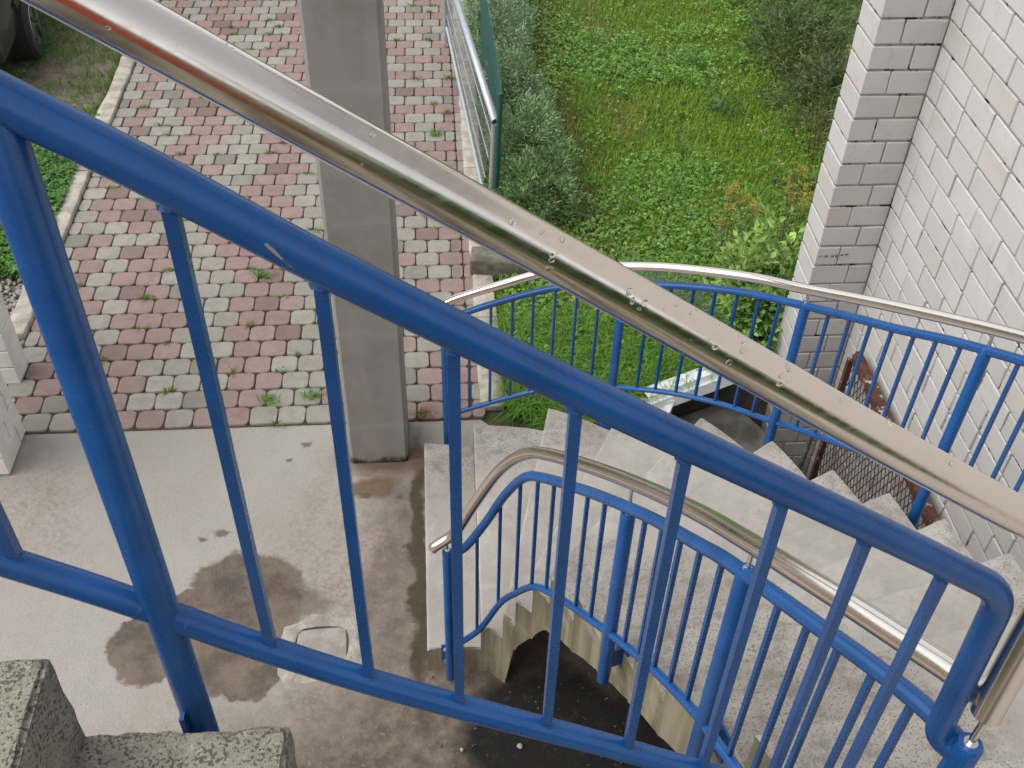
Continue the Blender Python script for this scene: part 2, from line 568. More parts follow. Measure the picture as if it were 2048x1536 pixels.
def m_pillar():
    t = NT("pillar_concrete")
    p = t.pos()
    mp = t.node("ShaderNodeMapping"); mp.inputs["Scale"].default_value = (9, 9, 1.1); t.l.new(p, mp.inputs[0])
    c = t.mix(t.ramp(t.noise(mp.outputs[0], 1.0, 6), .3, .7), (.30, .294, .27), (.26, .254, .23))
    c = t.mix(t.ramp(t.noise(p, 60, 6, .7), .5, .72, 0, .35), c, (.31, .30, .27))
    c = t.mix(t.ramp(t.noise(p, 4, 4), .52, .7, 0, .4), c, (.25, .225, .18))
    spk = t.ramp(t.noise(p, 130, 2, .5), .72, .76)
    c = t.mix(spk, c, (.07, .065, .055))
    sx = t.node("ShaderNodeSeparateXYZ"); t.l.new(p, sx.inputs[0])
    lift = t.math('FRACT', t.math('ADD', t.math('MULTIPLY', sx.outputs["Z"], 1.55), t.math('MULTIPLY', t.noise(p, 5, 4), .16)))
    c = t.mix(t.math('MULTIPLY', t.ramp(t.math('ABSOLUTE', t.math('SUBTRACT', lift, .5)), .06, .0), .35), c, (.36, .35, .32))
    c = t.mix(t.ramp(t.noise(t.warp(p, 4, .3), 2.3, 6, .7), .48, .66, 0, .5), c, (.19, .178, .15))
    foot = t.ramp(t.math('ADD', sx.outputs["Z"], t.math('MULTIPLY', t.noise(p, 24, 4), .10)), .10, .045)
    c = t.mix(foot, c, (.035, .03, .015))
    t.base(c); t.rough(.85)
    t.bump(t.noise(p, 70, 6, .7), .3, .004)
    return t.m


def m_soil():
    t = NT("soil")
    p = t.pos()
    c = t.mix(t.ramp(t.noise(p, 3, 6), .35, .65), (.05, .075, .018), (.085, .085, .035))
    c = t.mix(t.ramp(t.noise(p, 22, 6, .7), .5, .7, 0, .6), c, (.16, .12, .085))
    sx = t.node("ShaderNodeSeparateXYZ"); t.l.new(p, sx.inputs[0])
    c = t.mix(t.ramp(sx.outputs["X"], -2.3, -2.5), c, t.mix(t.ramp(t.noise(p, 9, 6, .7), .35, .65), (.17, .135, .095), (.27, .225, .175)))
    t.base(c); t.rough(.95)
    t.bump(t.noise(p, 40, 7, .7), .8, .03)
    return t.m


def m_leaf(name, rough=.55, trans=.35):
    t = NT(name)
    a = t.node("ShaderNodeVertexColor", layer_name="tint").outputs[0]
    t.base(a); t.rough(rough)
    t.b.inputs["Specular IOR Level"].default_value = .35
    tr = t.node("ShaderNodeBsdfTranslucent")
    t.l.new(a, tr.inputs[0])
    mx = t.node("ShaderNodeMixShader"); mx.inputs[0].default_value = trans
    t.l.new(t.b.outputs[0], mx.inputs[1]); t.l.new(tr.outputs[0], mx.inputs[2])
    t.l.new(mx.outputs[0], t.out.inputs["Surface"])
    return t.m


def m_rust():
    t = NT("rusty_iron")
    p = t.pos()
    c = t.mix(t.ramp(t.noise(p, 25, 6, .7), .35, .65), (.13, .045, .022), (.045, .022, .016))
    c = t.mix(t.ramp(t.noise(p, 9, 6, .75), .56, .62), c, (.45, .42, .37))
    t.base(c); t.rough(.9)
    t.bump(t.noise(p, 80, 5), .6, .005)
    return t.m


M = dict(
    paint=m_paint(), steel=m_steel(), galv=m_galv(), stair=m_stair(), block=m_block(), apron=m_apron(),
    grey=m_paver("grey_paver", (.262, .247, .207), (.325, .306, .26)), red=m_paver("red_paver", (.252, .175, .153), (.305, .216, .19)),
    brick=m_brick(), mortar=m_mortar(), pillar=m_pillar(), soil=m_soil(), rust=m_rust(),
    joint=simple("paver_joint", (.045, .038, .028), .95, c2=(.08, .07, .045), scale=30),
    kerb=simple("kerb_concrete", (.50, .45, .375), .9, c2=(.33, .30, .25), scale=11, bump=.6, bscale=60),
    leaf=m_leaf("leaf"), grass=m_leaf("grass_blade", .5, .4),
    green=simple("green_coating", (.012, .075, .05), .4),
    wire=simple("green_wire", (.02, .10, .075), .45),
    stem=simple("plant_stem", (.13, .09, .04), .8, c2=(.09, .10, .03)),
    white=simple("white_plastic", (.82, .83, .84), .4, c2=(.74, .76, .78), scale=6),
    pit=simple("pit_concrete", (.10, .095, .085), .95, c2=(.05, .047, .04), scale=9, bump=.5, bscale=40),
    slab=simple("slab_concrete", (.13, .125, .11), .95, c2=(.05, .047, .04), scale=5, bump=.5, bscale=40),
    moss=simple("mossy_stone", (.20, .185, .155), .95, c2=(.095, .095, .06), scale=12, bump=.8, bscale=40),
    pebble=None, bolt=simple("zinc_bolt", (.75, .75, .74), .3, .9),
    wallpaint=simple("white_masonry_paint", (.80, .79, .73), .75, c2=(.70, .69, .64), scale=9, bump=.3, bscale=70),
    carpaint=simple("dark_car_paint", (.035, .042, .036), .25), tyre=simple("tyre_rubber", (.018, .018, .018), .8),
    chrome=simple("chrome_rim", (.75, .76, .80), .15, 1.0), carglass=simple("dark_car_glass", (.01, .012, .014), .08),
    plastic=simple("black_plastic", (.02, .02, .022), .5), lamp=simple("orange_lamp", (.8, .12, .02), .3),
    lead=simple("dark_plinth", (.03, .03, .03), .9),
)
_t = NT("pebble"); _t.base(_t.mix(_t.vor(_t.pos(), 25, out="Color"), (.17, .16, .145), (.34, .32, .29), 'MIX')); _t.rough(.8); M['pebble'] = _t.m
_t = NT("water"); _t.base((.95, .97, 1.0)); _t.rough(.02); _t.b.inputs["Transmission Weight"].default_value = 1.0; _t.b.inputs["IOR"].default_value = 1.33; M['water'] = _t.m


# ------------------------------------------------------------------ plan of the stair (solved from the photograph)
RISE = 0.17
OUT = [(-.09, 3.96), (.17, 3.92), (.55, 3.85), (.88, 3.65), (1.2, 3.41), (1.42, 3.09), (1.55, 2.76), (1.64, 2.49), (1.70, 2.22), (1.75, 1.94), (1.78, 1.65), (1.79, 1.36), (1.79, 1.07), (1.79, .40)]
INN = [(-.09, 2.68), (.15, 2.67), (.24, 2.61), (.285, 2.56), (.345, 2.50), (.40, 2.42), (.46, 2.22), (.52, 2.02), (.58, 1.80), (.62, 1.59), (.655, 1.40), (.705, 1.2), (.765, 1.0), (.84, .70)]
outc = spline(OUT, 4); innc = spline(INN, 4)

# ------------------------------------------------------------------ ground
def sheet(name, poly, z, mat, holes=(), kind='structure', label=None):
    loops = [[Vector((x, y, z)) for x, y in poly]] + [[Vector((x, y, z)) for x, y in h] for h in holes]
    tris = tessellate_polygon(loops)
    V = [tuple(v) for l in loops for v in l]
    me = bpy.data.meshes.new(name)
    me.from_pydata(V, [], [tuple(t) for t in tris])
    me.update()
    bm = bmesh.new(); bm.from_mesh(me); bmesh.ops.recalc_face_normals(bm, faces=bm.faces)
    if sum(f.normal.z for f in bm.faces) < 0: bmesh.ops.reverse_faces(bm, faces=bm.faces)
    bm.to_mesh(me); bm.free()
    return tag(link(name, me, mat), label, None, None, kind)


PIT_IN = [(.98, 3.46), (1.08, 3.34), (1.22, 3.14), (1.33, 2.88), (1.41, 2.60), (1.47, 2.38), (1.51, 2.15), (1.54, 1.9), (1.55, 1.6), (1.55, .6)]
PIT = [(1.02, 3.62), (1.02, 4.30), (1.20, 4.40), (1.45, 4.50), (1.70, 4.60), (2.50, 4.60), (2.50, .6)] + PIT_IN[::-1]
sheet("ground", [(-40, -30), (40, -30), (40, 60), (-40, 60)], -.02, M['soil'], [PIT])
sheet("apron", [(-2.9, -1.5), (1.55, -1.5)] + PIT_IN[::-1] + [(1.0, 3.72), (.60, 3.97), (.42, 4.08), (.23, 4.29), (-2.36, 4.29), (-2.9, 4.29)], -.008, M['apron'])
b = MB()
# pit: walls down to a shallow slab and a deeper shaft along the house wall
far = [(1.02, 3.62), (1.02, 4.30), (1.20, 4.40), (1.45, 4.50), (1.70, 4.60), (2.02, 4.60)]
for p, q in zip(far[:-1], far[1:]):
    b.add([(p[0], p[1], -.012), (q[0], q[1], -.012), (q[0], q[1], -1.6), (p[0], p[1], -1.6)], [(0, 1, 2, 3)])
ptop = [.10 + .10 * i for i in range(len(PIT_IN))]  # inner wall carried above ground, added to shut light out under the stairs
for i, (p, q) in enumerate(zip(PIT_IN[:-1], PIT_IN[1:])):
    b.add([(p[0], p[1], ptop[i]), (q[0], q[1], ptop[i + 1]), (q[0], q[1], -1.6), (p[0], p[1], -1.6)], [(0, 1, 2, 3)])
b.add([(1.55, .6, 1.0), (2.5, .6, 1.0), (2.5, .6, -1.6), (1.55, .6, -1.6)], [(0, 1, 2, 3)])
b.add([(1.02, 3.62, -.012), (.98, 3.46, -.012), (.98, 3.46, -1.6), (1.02, 3.62, -1.6)], [(0, 1, 2, 3)])
b.add([(.9, .6, -1.6), (2.6, .6, -1.6), (2.6, 4.7, -1.6), (.9, 4.7, -1.6)], [(0, 1, 2, 3)])
tag(b.build("cellar_pit", M['pit']), kind='structure')
b = MB()
b.prism([(1.06, 3.40), (1.40, 2.75), (1.93, 2.75), (1.93, 4.30), (1.86, 4.44), (1.70, 4.57), (1.45, 4.47), (1.06, 4.29)], -.38, -.20)
tag(b.build("pit_slab", M['slab'], bevel=.015), kind='structure')

# ------------------------------------------------------------------ driveway with its pavers
DX0, DX1, DY0 = -2.49, .23, 4.29
PW, PD = .157, .1445
drive = sheet("driveway", [(DX0 - .0, DY0), (DX1, DY0), (DX1, 16), (DX0, 16)], -.006, M['joint'])


def paver_mesh(w, d, seed, lod=False):
    rr = random.Random(seed)
    w, d = w - .0048, d - .0048
    c = .030 if not lod else .026
    pts = []
    def jit(): return rr.uniform(-.0022, .0022)
    # rounded, slightly wavy outline
    hw, hd = w / 2, d / 2
    outline = []
    for sx, sy in ((1, 1), (-1, 1), (-1, -1), (1, -1)):
        a0 = {(1, 1): 0, (-1, 1): 90, (-1, -1): 180, (1, -1): 270}[(sx, sy)]
        for k in range(4 if not lod else 2):
            a = R(a0 + (k * 30 if not lod else 20 + k * 50))
            cc = min(c, hw * .8)
            outline.append((sx * (hw - cc) + cc * math.cos(a) + jit(), sy * (hd - cc) + cc * math.sin(a) + jit()))
    n = len(outline)
    V = [(x, y, -.02) for x, y in outline] + [(x, y, .004) for x, y in outline] + [(x * .95, y * .945, .009) for x, y in outline]
    F = []
    for i in range(n):
        j = (i + 1) % n
        F += [(i, j, n + j, n + i), (n + i, n + j, 2 * n + j, 2 * n + i)]
    F.append(tuple(range(2 * n, 3 * n)))
    return V, F


def paver_red(x, y, row, rng):
    """stripes of red and grey along the drive; plain alternating rows at its right edge"""
    if x > -.30:
        v = .78 if row % 2 == 0 else .20
        if x > .1 and row % 2: v = .55
        return rng.random() < v
    ph = (x + 1.85 - .06 * math.sin(row * .35)) / .715
    ph += .04 * (1 if row % 2 else -1)
    v = .5 + .75 * math.cos(2 * math.pi * ph)
    if x < -2.1: v = .5 + .4 * math.cos(math.pi * (row + round((x - DX0) / PW)))
    return rng.random() < min(.96, max(.04, v))


rng = random.Random(5)
var = {}
fullm = {}
for col_ in ('grey', 'red'):
    for k in range(5):
        V, F = paver_mesh(PW, PD, k)
        me = bpy.data.meshes.new("paver"); me.from_pydata(V, [], F); me.update()
        me.materials.append(M[col_]); fullm[(col_, k)] = me
    V, F = paver_mesh(PW / 2, PD, 33)
    me = bpy.data.meshes.new("paver"); me.from_pydata(V, [], F); me.update()
    me.materials.append(M[col_]); fullm[(col_, 'half')] = me
n_ind = 0
rest = {'grey': MB(), 'red': MB()}
nrows = int((14.5 - DY0) / PD)
for row in range(nrows):
    y = DY0 + .005 + (row + .5) * PD
    x = DX0 + .004
    cells = []
    first = True
    off = row % 2 == 1
    while x < DX1 - .03:
        w = PW
        if first and off: w = PW / 2
        first = False
        if x + w > DX1 + .02: w = PW / 2
        cells.append((x + w / 2, w))
        x += w
    for (cx, w) in cells:
        red = paver_red(cx, y, row, rng)
        mc = 'red' if red else 'grey'
        visible = cx > -2.49
        jx, jy, ja = rng.uniform(-.0015, .0015), rng.uniform(-.0015, .0015), rng.uniform(-.008, .008)
        tz = rng.uniform(-.0015, .0015)
        if n_ind < 300:
            me = fullm[(mc, 'half' if w < PW * .7 else rng.randrange(5))]
            o = link("paver", me, None, drive, (cx + jx, y + jy, tz), (rng.uniform(-.008, .008), rng.uniform(-.008, .008), ja))
            n_ind += 1
        else:
            V, F = paver_mesh(w, PD, rng.randrange(6), lod=True)
            ca, sa = math.cos(ja), math.sin(ja)
            rest[mc].add([(cx + jx + vx * ca - vy * sa, y + jy + vx * sa + vy * ca, vz + tz) for vx, vy, vz in V], F)


def m_island(base):
    """same paver stone, but its random value comes from the loose stone instead of the object"""
    m = base.copy()
    nt = m.node_tree
    for n in list(nt.nodes):
        if n.type == 'OBJECT_INFO':
            g = nt.nodes.new("ShaderNodeNewGeometry")
            for l in list(n.outputs["Random"].links):
                nt.links.new(g.outputs["Random Per Island"], l.to_socket)
            nt.nodes.remove(n)
    return m


for k in rest:
    tag(rest[k].build("paver_rows", m_island(M[k]), drive), kind='stuff')


def kerb_run(name, x0, x1, y0, y1, zt, L, seed):
    rr = random.Random(seed)
    root = MB()
    root.box(((x0 + x1) / 2, (y0 + y1) / 2, -.09), (x1 - x0 - .02, y1 - y0, .16))
    o = tag(root.build(name, M['joint']), kind='structure')
    y = y0
    while y < y1 - .05:
        l = min(L * rr.uniform(.92, 1.05), y1 - y)
        s = MB()
        n = 7
        pts_l = [(x0 + rr.uniform(-.012, .006), y + .004 + (l - .010) * i / n) for i in range(n + 1)]
        pts_r = [(x1 + rr.uniform(-.004, .008), y + .004 + (l - .010) * i / n) for i in range(n + 1)]
        s.prism(pts_l + pts_r[::-1], -.1, zt + rr.uniform(-.006, .006))
        s.build("kerb_stone", M['kerb'], o, bevel=.012, seg=2, smooth=50)
        y += l
    return o


kerb_run("driveway_kerb", -2.615, -2.497, 5.10, 14.5, .035, .95, 3)
kerb_run("lawn_kerb", .238, .375, 4.36, 14.5, .025, .85, 4)

# ------------------------------------------------------------------ concrete staircase
stairs = tag(empty("concrete_staircase", (.8, 3.0, 0)), "curved concrete staircase with fanned speckled steps climbing round the open stairwell", "staircase")


def seg_of(curve, pts, i):
    """points of the fine curve from pts[i] to pts[i+1]"""
    return [tuple(p) for p in curve[i * 4:(i + 1) * 4 + 1]]


DROP = .355


def step_mesh(name, poly, z0, z1, mat, edge_pts=None, jag=0.0, seed=1, bev=.008):
    b = MB()
    b.prism(poly, z0, z1)
    me = b.mesh(name)
    bm = bmesh.new(); bm.from_mesh(me)
    top = [e for e in bm.edges if all(v.co.z > (max(z1) if hasattr(z1, '__len__') else z1) - 1e-4 for v in e.verts)]
    bmesh.ops.bevel(bm, geom=top, offset=bev, segments=2, affect='EDGES', clamp_overlap=True)
    bmesh.ops.triangulate(bm, faces=[f for f in bm.faces if len(f.verts) > 4])
    bm.to_mesh(me); bm.free()
    a = me.color_attributes.new("edge", 'FLOAT_COLOR', 'POINT')
    for i, v in enumerate(me.vertices):
        k = 1.0 if edge_pts and min((v.co.x - p[0]) ** 2 + (v.co.y - p[1]) ** 2 for p in edge_pts) < .0006 else 0.0
        a.data[i].color = (k, k, k, 1)
    return link(name, me, mat, stairs)


def flight_step(k):
    """step k (1..13) between nosing k and nosing k+1; the tread is subdivided across for the grit mask"""
    o_, i_ = seg_of(outc, OUT, k - 1), seg_of(innc, INN, k - 1)
    zt = RISE * k
    n = 26
    rs = random.Random(k * 5)
    rows = len(o_)
    ch = .007
    def P(r, c):
        a, q = np.array(i_[r]), np.array(o_[r])
        return a + (q - a) * c
    cs = [0, .006] + [j / n for j in range(1, n)] + [.994, 1.0]
    V = []
    V_edge = []
    for r in range(rows):
        for c in cs:
            p = P(r, c)
            z = zt
            if c in (0, 1.0): z -= ch
            if r == 0:
                w_ = rs.uniform(0, 1) ** 3
                z -= ch * (.8 + .9 * w_)
                p = p + (P(1, c) - p) * (.02 * w_)
            elif c in (0, 1.0):
                z -= ch * rs.uniform(0, 1) ** 2
                p = p + (P(r, .5) - p) * (.008 * rs.uniform(0, 1) ** 2)
            V.append((p[0], p[1], z))
            V_edge.append(max(0, (c - .78) / .22))
    # extra row just behind the nosing for the chamfer
    nc = len(cs)
    first = [(V[c][0], V[c][1], V[c][2]) for c in range(nc)]
    second = []
    for c in range(nc):
        a, q = Vector(V[c]), Vector(V[nc + c])
        d = (q - a); d.z = 0
        p = a + d.normalized() * .009
        second.append((p.x, p.y, zt if cs[c] not in (0, 1.0) else zt - ch))
    V = first + second + V[nc:]
    V_edge = V_edge[:nc] + V_edge[:nc] + V_edge[nc:]
    rows += 1
    F = [(r * nc + c, r * nc + c + 1, (r + 1) * nc + c + 1, (r + 1) * nc + c) for r in range(rows - 1) for c in range(nc - 1)]
    # sides and soffit
    base = len(V)
    per = [r * nc for r in range(rows)] + [(rows - 1) * nc + c for c in range(1, nc)] + [r * nc + nc - 1 for r in range(rows - 2, -1, -1)] + [c for c in range(nc - 2, 0, -1)]
    def zb(idx):
        r = idx // nc
        f = 0 if r <= 1 else (r - 1) / (rows - 2)
        z = zt - DROP + RISE * f
        if k <= 2: z = -.12
        elif k == 3: z = -.12 + (zt - DROP + RISE + .12) * f
        return z
    for idx in per:
        V.append((V[idx][0], V[idx][1], zb(idx)))
        V_edge.append(V_edge[idx])
    m = len(per)
    for j in range(m):
        j2 = (j + 1) % m
        F.append((per[j2], per[j], base + j, base + j2))
    # soffit strips
    li = [base + j for j in range(rows)]
    ro = [base + rows + nc - 2 + j for j in range(rows)][::-1]
    F += [(li[r + 1], li[r], ro[r], ro[r + 1]) for r in range(rows - 1)]
    me = bpy.data.meshes.new("step"); me.from_pydata(V, [], F); me.update()
    bm = bmesh.new(); bm.from_mesh(me); bmesh.ops.recalc_face_normals(bm, faces=bm.faces); bm.to_mesh(me); bm.free()
    me.polygons.foreach_set("use_smooth", [True] * len(me.polygons)); me.set_sharp_from_angle(angle=R(32))
    a = me.color_attributes.new("edge", 'FLOAT_COLOR', 'POINT')
    for i, e in enumerate(V_edge): a.data[i].color = (e, e, e, 1)
    return link("step", me, M['stair'], stairs)


for k in range(1, 14):
    flight_step(k)
# winder at the corner and the upper flight beside the camera
YB, YF = -.56, .705
step_mesh("step", [(.84, .70), (.545, .70), (.545, YB), (1.79, YB), (1.79, .40)], 2.38 - DROP, 2.38, M['stair'])
xr = .54
for k in range(15, 23):
    zt = RISE * k
    xl = xr - .25
    rr = random.Random(k)
    n = 8
    xr += .014
    front = [(xr + (xl - xr) * i / n, YF + rr.uniform(-.004, .004)) for i in range(n + 1)]
    poly = front + [(xl, YB), (xr, YB)]
    zb = [zt - DROP + RISE * i / n for i in range(n + 1)] + [zt - DROP + RISE, zt - DROP]
    o = step_mesh("step", poly, zb, zt, M['block'], bev=.005)
    if 17 <= k <= 20:                    # the two steps in view are rough cast: fine uneven surface and worn arris
        bm = bmesh.new(); bm.from_mesh(o.data)
        bmesh.ops.triangulate(bm, faces=bm.faces[:])
        for _ in range(7):
            es = [e for e in bm.edges if e.calc_length() > .022 and max(v.co.y for v in e.verts) > .35 and max(v.co.z for v in e.verts) > zt - .12]
            if not es: break
            bmesh.ops.subdivide_edges(bm, edges=es, cuts=1, use_grid_fill=False)
            bmesh.ops.triangulate(bm, faces=[f for f in bm.faces if len(f.verts) > 3])
        bm.normal_update()
        for v in bm.verts:
            if v.co.y > .30 and v.co.z > zt - .14:
                q = (float(vnoise(v.co.x + v.co.z, v.co.y - v.co.z, 45, 3)) - .5) * .006 + (float(vnoise(v.co.x - v.co.z, v.co.y, 12, 5)) - .5) * .008
                v.co += v.normal * q
        bm.to_mesh(o.data); bm.free()
        o.data.polygons.foreach_set("use_smooth", [True] * len(o.data.polygons))
    xr = xl - .002


# ------------------------------------------------------------------ railings
def rail_post(root, x, y, zb, zt, r=.0215, pin_to=None, cap=True):
    b = MB(); b.tube([(x, y, zb), (x, y, zb + .02), (x, y, zt - .006), (x, y, zt)], [r - .001, r, r, r - .004], 20)
    p = b.build("post", M['paint'], root, smooth=40)
    if pin_to:
        b = MB(); b.tube([(x, y, zt - .005), (x, y, pin_to)], .0058, 10)
        b.build("support_pin", M['steel'], p, smooth=40)
        b = MB(); b.tube([(x, y, zt - .001), (x, y, zt + .003)], .0105, 14)
        b.build("pin_washer", M['bolt'], p, smooth=40)
    return p


def bracket(root, x, y, z, dx, dy):
    """plate bolted to the side of the stair, joined to the post by a short web"""
    d = Vector((dx, dy, 0)).normalized(); s = Vector((-d.y, d.x, 0)); up = Vector((0, 0, 1))
    c = Vector((x, y, z))
    b = MB()
    b.box(c + d * .058, (.006, .075, .13), axes=(d, s, up))
    b.box(c + d * .036, (.045, .008, .09), axes=(d, s, up))
    br = b.build("bracket", M['paint'], root)
    for q in (.045, -.045):
        bb = MB(); a = c + d * .052 + up * q + s * .02
        bb.tube([a, a - d * .014], .009, 6)
        bb.build("bolt", M['bolt'], br)


inner = tag(empty("stairwell_railing", (.62, 1.3, 1.8)), "blue railing with steel handrail crossing close in front, then down the stairwell side", "railing")
outer = tag(empty("outer_railing", (1.45, 3.18, .9)), "curved blue railing with thin steel handrail between the steps and the lawn", "railing")

# lower inner run
i_steel = smooth_z([(-.045, 2.620, .962), (-.026, 2.619, .986), (.043, 2.617, 1.061), (.12, 2.604, 1.248), (.206, 2.552, 1.481), (.281, 2.448, 1.671), (.346, 2.318, 1.803), (.453, 2.041, 2.03), (.529, 1.774, 2.245), (.577, 1.52, 2.452), (.613, 1.307, 2.613), (.645, 1.141, 2.73), (.68, 1.014, 2.81), (.713, .909, 2.87), (.743, .816, 2.923), (.764, .752, 2.953)], 0)
i_top = smooth_z([(.011, 2.618, .915), (.05, 2.618, .94), (.091, 2.612, .987), (.166, 2.582, 1.171), (.225, 2.533, 1.367), (.284, 2.442, 1.56), (.338, 2.335, 1.672), (.41, 2.174, 1.806), (.458, 2.023, 1.937), (.534, 1.75, 2.164), (.582, 1.489, 2.377), (.60, 1.377, 2.469), (.635, 1.186, 2.603), (.671, 1.042, 2.693), (.708, .925, 2.758), (.741, .821, 2.807), (.767, .737, 2.83)], 0)
i_bot = smooth_z([(.012, 2.618, .27), (.077, 2.614, .33), (.147, 2.593, .45), (.218, 2.54, .692), (.27, 2.468, .856), (.324, 2.362, 1.041), (.373, 2.262, 1.141), (.436, 2.097, 1.274), (.487, 1.926, 1.418), (.531, 1.765, 1.552), (.563, 1.602, 1.696), (.589, 1.447, 1.823), (.612, 1.309, 1.924), (.645, 1.14, 2.01), (.69, .98, 2.09), (.767, .737, 2.19)], 0)
i_steel, i_top, i_bot = (spline(p, 6) for p in (i_steel, i_top, i_bot))


def rail(root, name, path, r, mat, seg=20):
    b = MB(); b.tube(path, r, seg)
    return b.build(name, mat, root, smooth=40)


rail(inner, "handrail", i_steel, .0212, M['steel'])
rail(inner, "top_rail", i_top, .0172, M['paint'])
rail(inner, "bottom_rail", i_bot, .0135, M['paint'])
for x, y, z0, z1, br in ((.011, 2.618, .03, .953, (0, 1)), (.507, 1.866, 1.20, 2.045, (.95, .3)), (.616, 1.292, 1.72, 2.545, (.97, .25)), (.767, .737, 2.0, 2.850, None)):
    rail_post(inner, x, y, z0, z1, .0215 if x > .1 else .0195, z_at(i_steel, x, y) - .018)
    if br: bracket(inner, x, y, z0 + .11, *br)


def baluster(root, x, y, pt, pb, w, ang, seg4=True):
    zt, zb = z_at(pt, x, y), z_at(pb, x, y)
    b = MB(); b.box((x, y, (zt + zb) / 2), (w, w, zt - zb), ang)
    return b.build("baluster", M['paint'], root)


for x, y in ((.128, 2.601), (.211, 2.548), (.272, 2.464), (.32, 2.37), (.362, 2.285), (.401, 2.197), (.437, 2.094), (.468, 1.99), (.529, 1.77), (.549, 1.676), (.567, 1.579), (.583, 1.482), (.599, 1.384), (.639, 1.168), (.66, 1.082), (.683, 1.003), (.708, .924), (.735, .842)):
    baluster(inner, x, y, i_top, i_bot, .0115, .2)

# upper run, straight in front of the camera
YN = .77
n_top = np.array([(-.95, 4.322), (-.6, 4.080), (-.324, 3.889), (-.229, 3.823), (-.118, 3.741), (.012, 3.650), (.162, 3.548), (.337, 3.433), (.545, 3.297), (.660, 3.219)])
n_bot = np.array([(-.95, 3.640), (-.487, 3.327), (-.35, 3.228), (-.246, 3.146), (-.097, 3.040), (.071, 2.935), (.219, 2.846), (.371, 2.750), (.55, 2.640), (.74, 2.52)])
n_st = np.array([(-.95, 4.447), (-.6, 4.210), (-.258, 3.978), (-.139, 3.897), (-.047, 3.835), (.057, 3.765), (.174, 3.685), (.309, 3.591), (.466, 3.481), (.640, 3.363), (.70, 3.324)])


def corner(p0, c, p1, r, n=7):
    """rounded corner from p0 over c to p1"""
    p0, c, p1 = Vector(p0), Vector(c), Vector(p1)
    a = c + (p0 - c).normalized() * r; b = c + (p1 - c).normalized() * r
    return [a * (1 - t) ** 2 + c * 2 * t * (1 - t) + b * t * t for t in (i / n for i in range(n + 1))]


n_top3 = spline([(x, YN, z) for x, z in n_top], 4)
cn = (.716, YN, 3.182); lo = (.735, .768, 2.815); pe = (.767, .742, 2.81)
path = [Vector(p) for p in n_top3] + corner(n_top3[-1], cn, lo, .045) + corner(cn, lo, pe, .030) + [Vector(pe)]
rail(inner, "top_rail", path, .0198, M['paint'], 24)
n_bot3 = spline([(x, YN, z) for x, z in n_bot], 4)
rail(inner, "bottom_rail", n_bot3, .0176, M['paint'], 24)
n_st3 = spline([(x, YN, z) for x, z in n_st], 4)
cs_, ls = (.772, .765, 3.276), (.770, .744, 2.925)
path = [Vector(p) for p in n_st3] + corner(n_st3[-1], cs_, ls, .05) + [Vector(ls)]
rail(inner, "handrail", path, .0234, M['steel'], 32)
rail_post(inner, -.338, YN, 2.80, 3.895, .0208, z_at(n_st3, -.338, YN) - .018)
for xx in (-.3605, -.3145):
    zz = z_at(n_bot3, xx, YN); d_ = .0035
    w = MB(); w.tube([(xx - d_, YN, zz + d_ * .66), (xx, YN, zz), (xx + d_, YN, zz - d_ * .66)], [.0176, .0186, .0176], 20); w.build("weld_bead", M['paint'], inner, smooth=60)
b = MB(); b.box((-.347, .744, 2.975), (.006, .012, .10)); b.box((-.338, .728, 2.91), (.06, .007, .11)); b.build("bracket", M['paint'], inner)
for x in (-.475, -.22, -.103, .0145, .138, .262, .385, .502, .622):
    zt, zb = z_at(n_top3, x, YN), z_at(n_bot3, x, YN)
    b = MB(); b.box((x, YN, (zt + zb) / 2), (.0128, .0145, zt - zb))
    o = b.build("baluster", M['paint'], inner)
    # weld beads at both ends
    for zz, rr_ in ((zb + .018, .012), (zt - .018, .0115)):
        w = MB(); w.tube([(x, YN, zz - .006), (x, YN, zz + .003)], [.0118, .0078], 8)
        w.build("weld_bead", M['paint'], o, smooth=60)

# outer run
o_steel = spline([(.0, 3.999, 1.055), (.099, 3.993, 1.115), (.299, 3.963, 1.211), (.481, 3.933, 1.295), (.65, 3.87, 1.375), (.815, 3.768, 1.452), (1.025, 3.626, 1.543), (1.283, 3.408, 1.653), (1.42, 3.213, 1.745), (1.567, 2.893, 1.925), (1.674, 2.586, 2.099), (1.741, 2.319, 2.252), (1.80, 1.95, 2.46), (1.83, 1.6, 2.65)], 5)
o_top = spline([(.035, 4.002, .965), (.158, 3.983, 1.042), (.393, 3.95, 1.153), (.574, 3.905, 1.235), (.76, 3.805, 1.325), (.96, 3.669, 1.421), (1.127, 3.553, 1.492), (1.293, 3.395, 1.578), (1.417, 3.217, 1.664), (1.536, 2.978, 1.79), (1.615, 2.756, 1.912), (1.684, 2.554, 2.033), (1.749, 2.282, 2.188), (1.80, 1.95, 2.38), (1.83, 1.6, 2.57)], 5)
o_bot = spline([(.035, 4.002, .32), (.13, 3.987, .372), (.311, 3.962, .462), (.536, 3.918, .571), (.74, 3.82, .68), (.919, 3.696, .770), (1.105, 3.569, .848), (1.277, 3.415, .922), (1.418, 3.216, 1.018), (1.507, 3.047, 1.118), (1.594, 2.814, 1.262), (1.638, 2.692, 1.339), (1.70, 2.50, 1.46), (1.76, 2.24, 1.60), (1.80, 1.95, 1.76), (1.83, 1.6, 1.95)], 5)
rail(outer, "handrail", o_steel, .0205, M['steel'])
rail(outer, "top_rail", o_top, .0165, M['paint'])
rail(outer, "bottom_rail", o_bot, .0130, M['paint'])
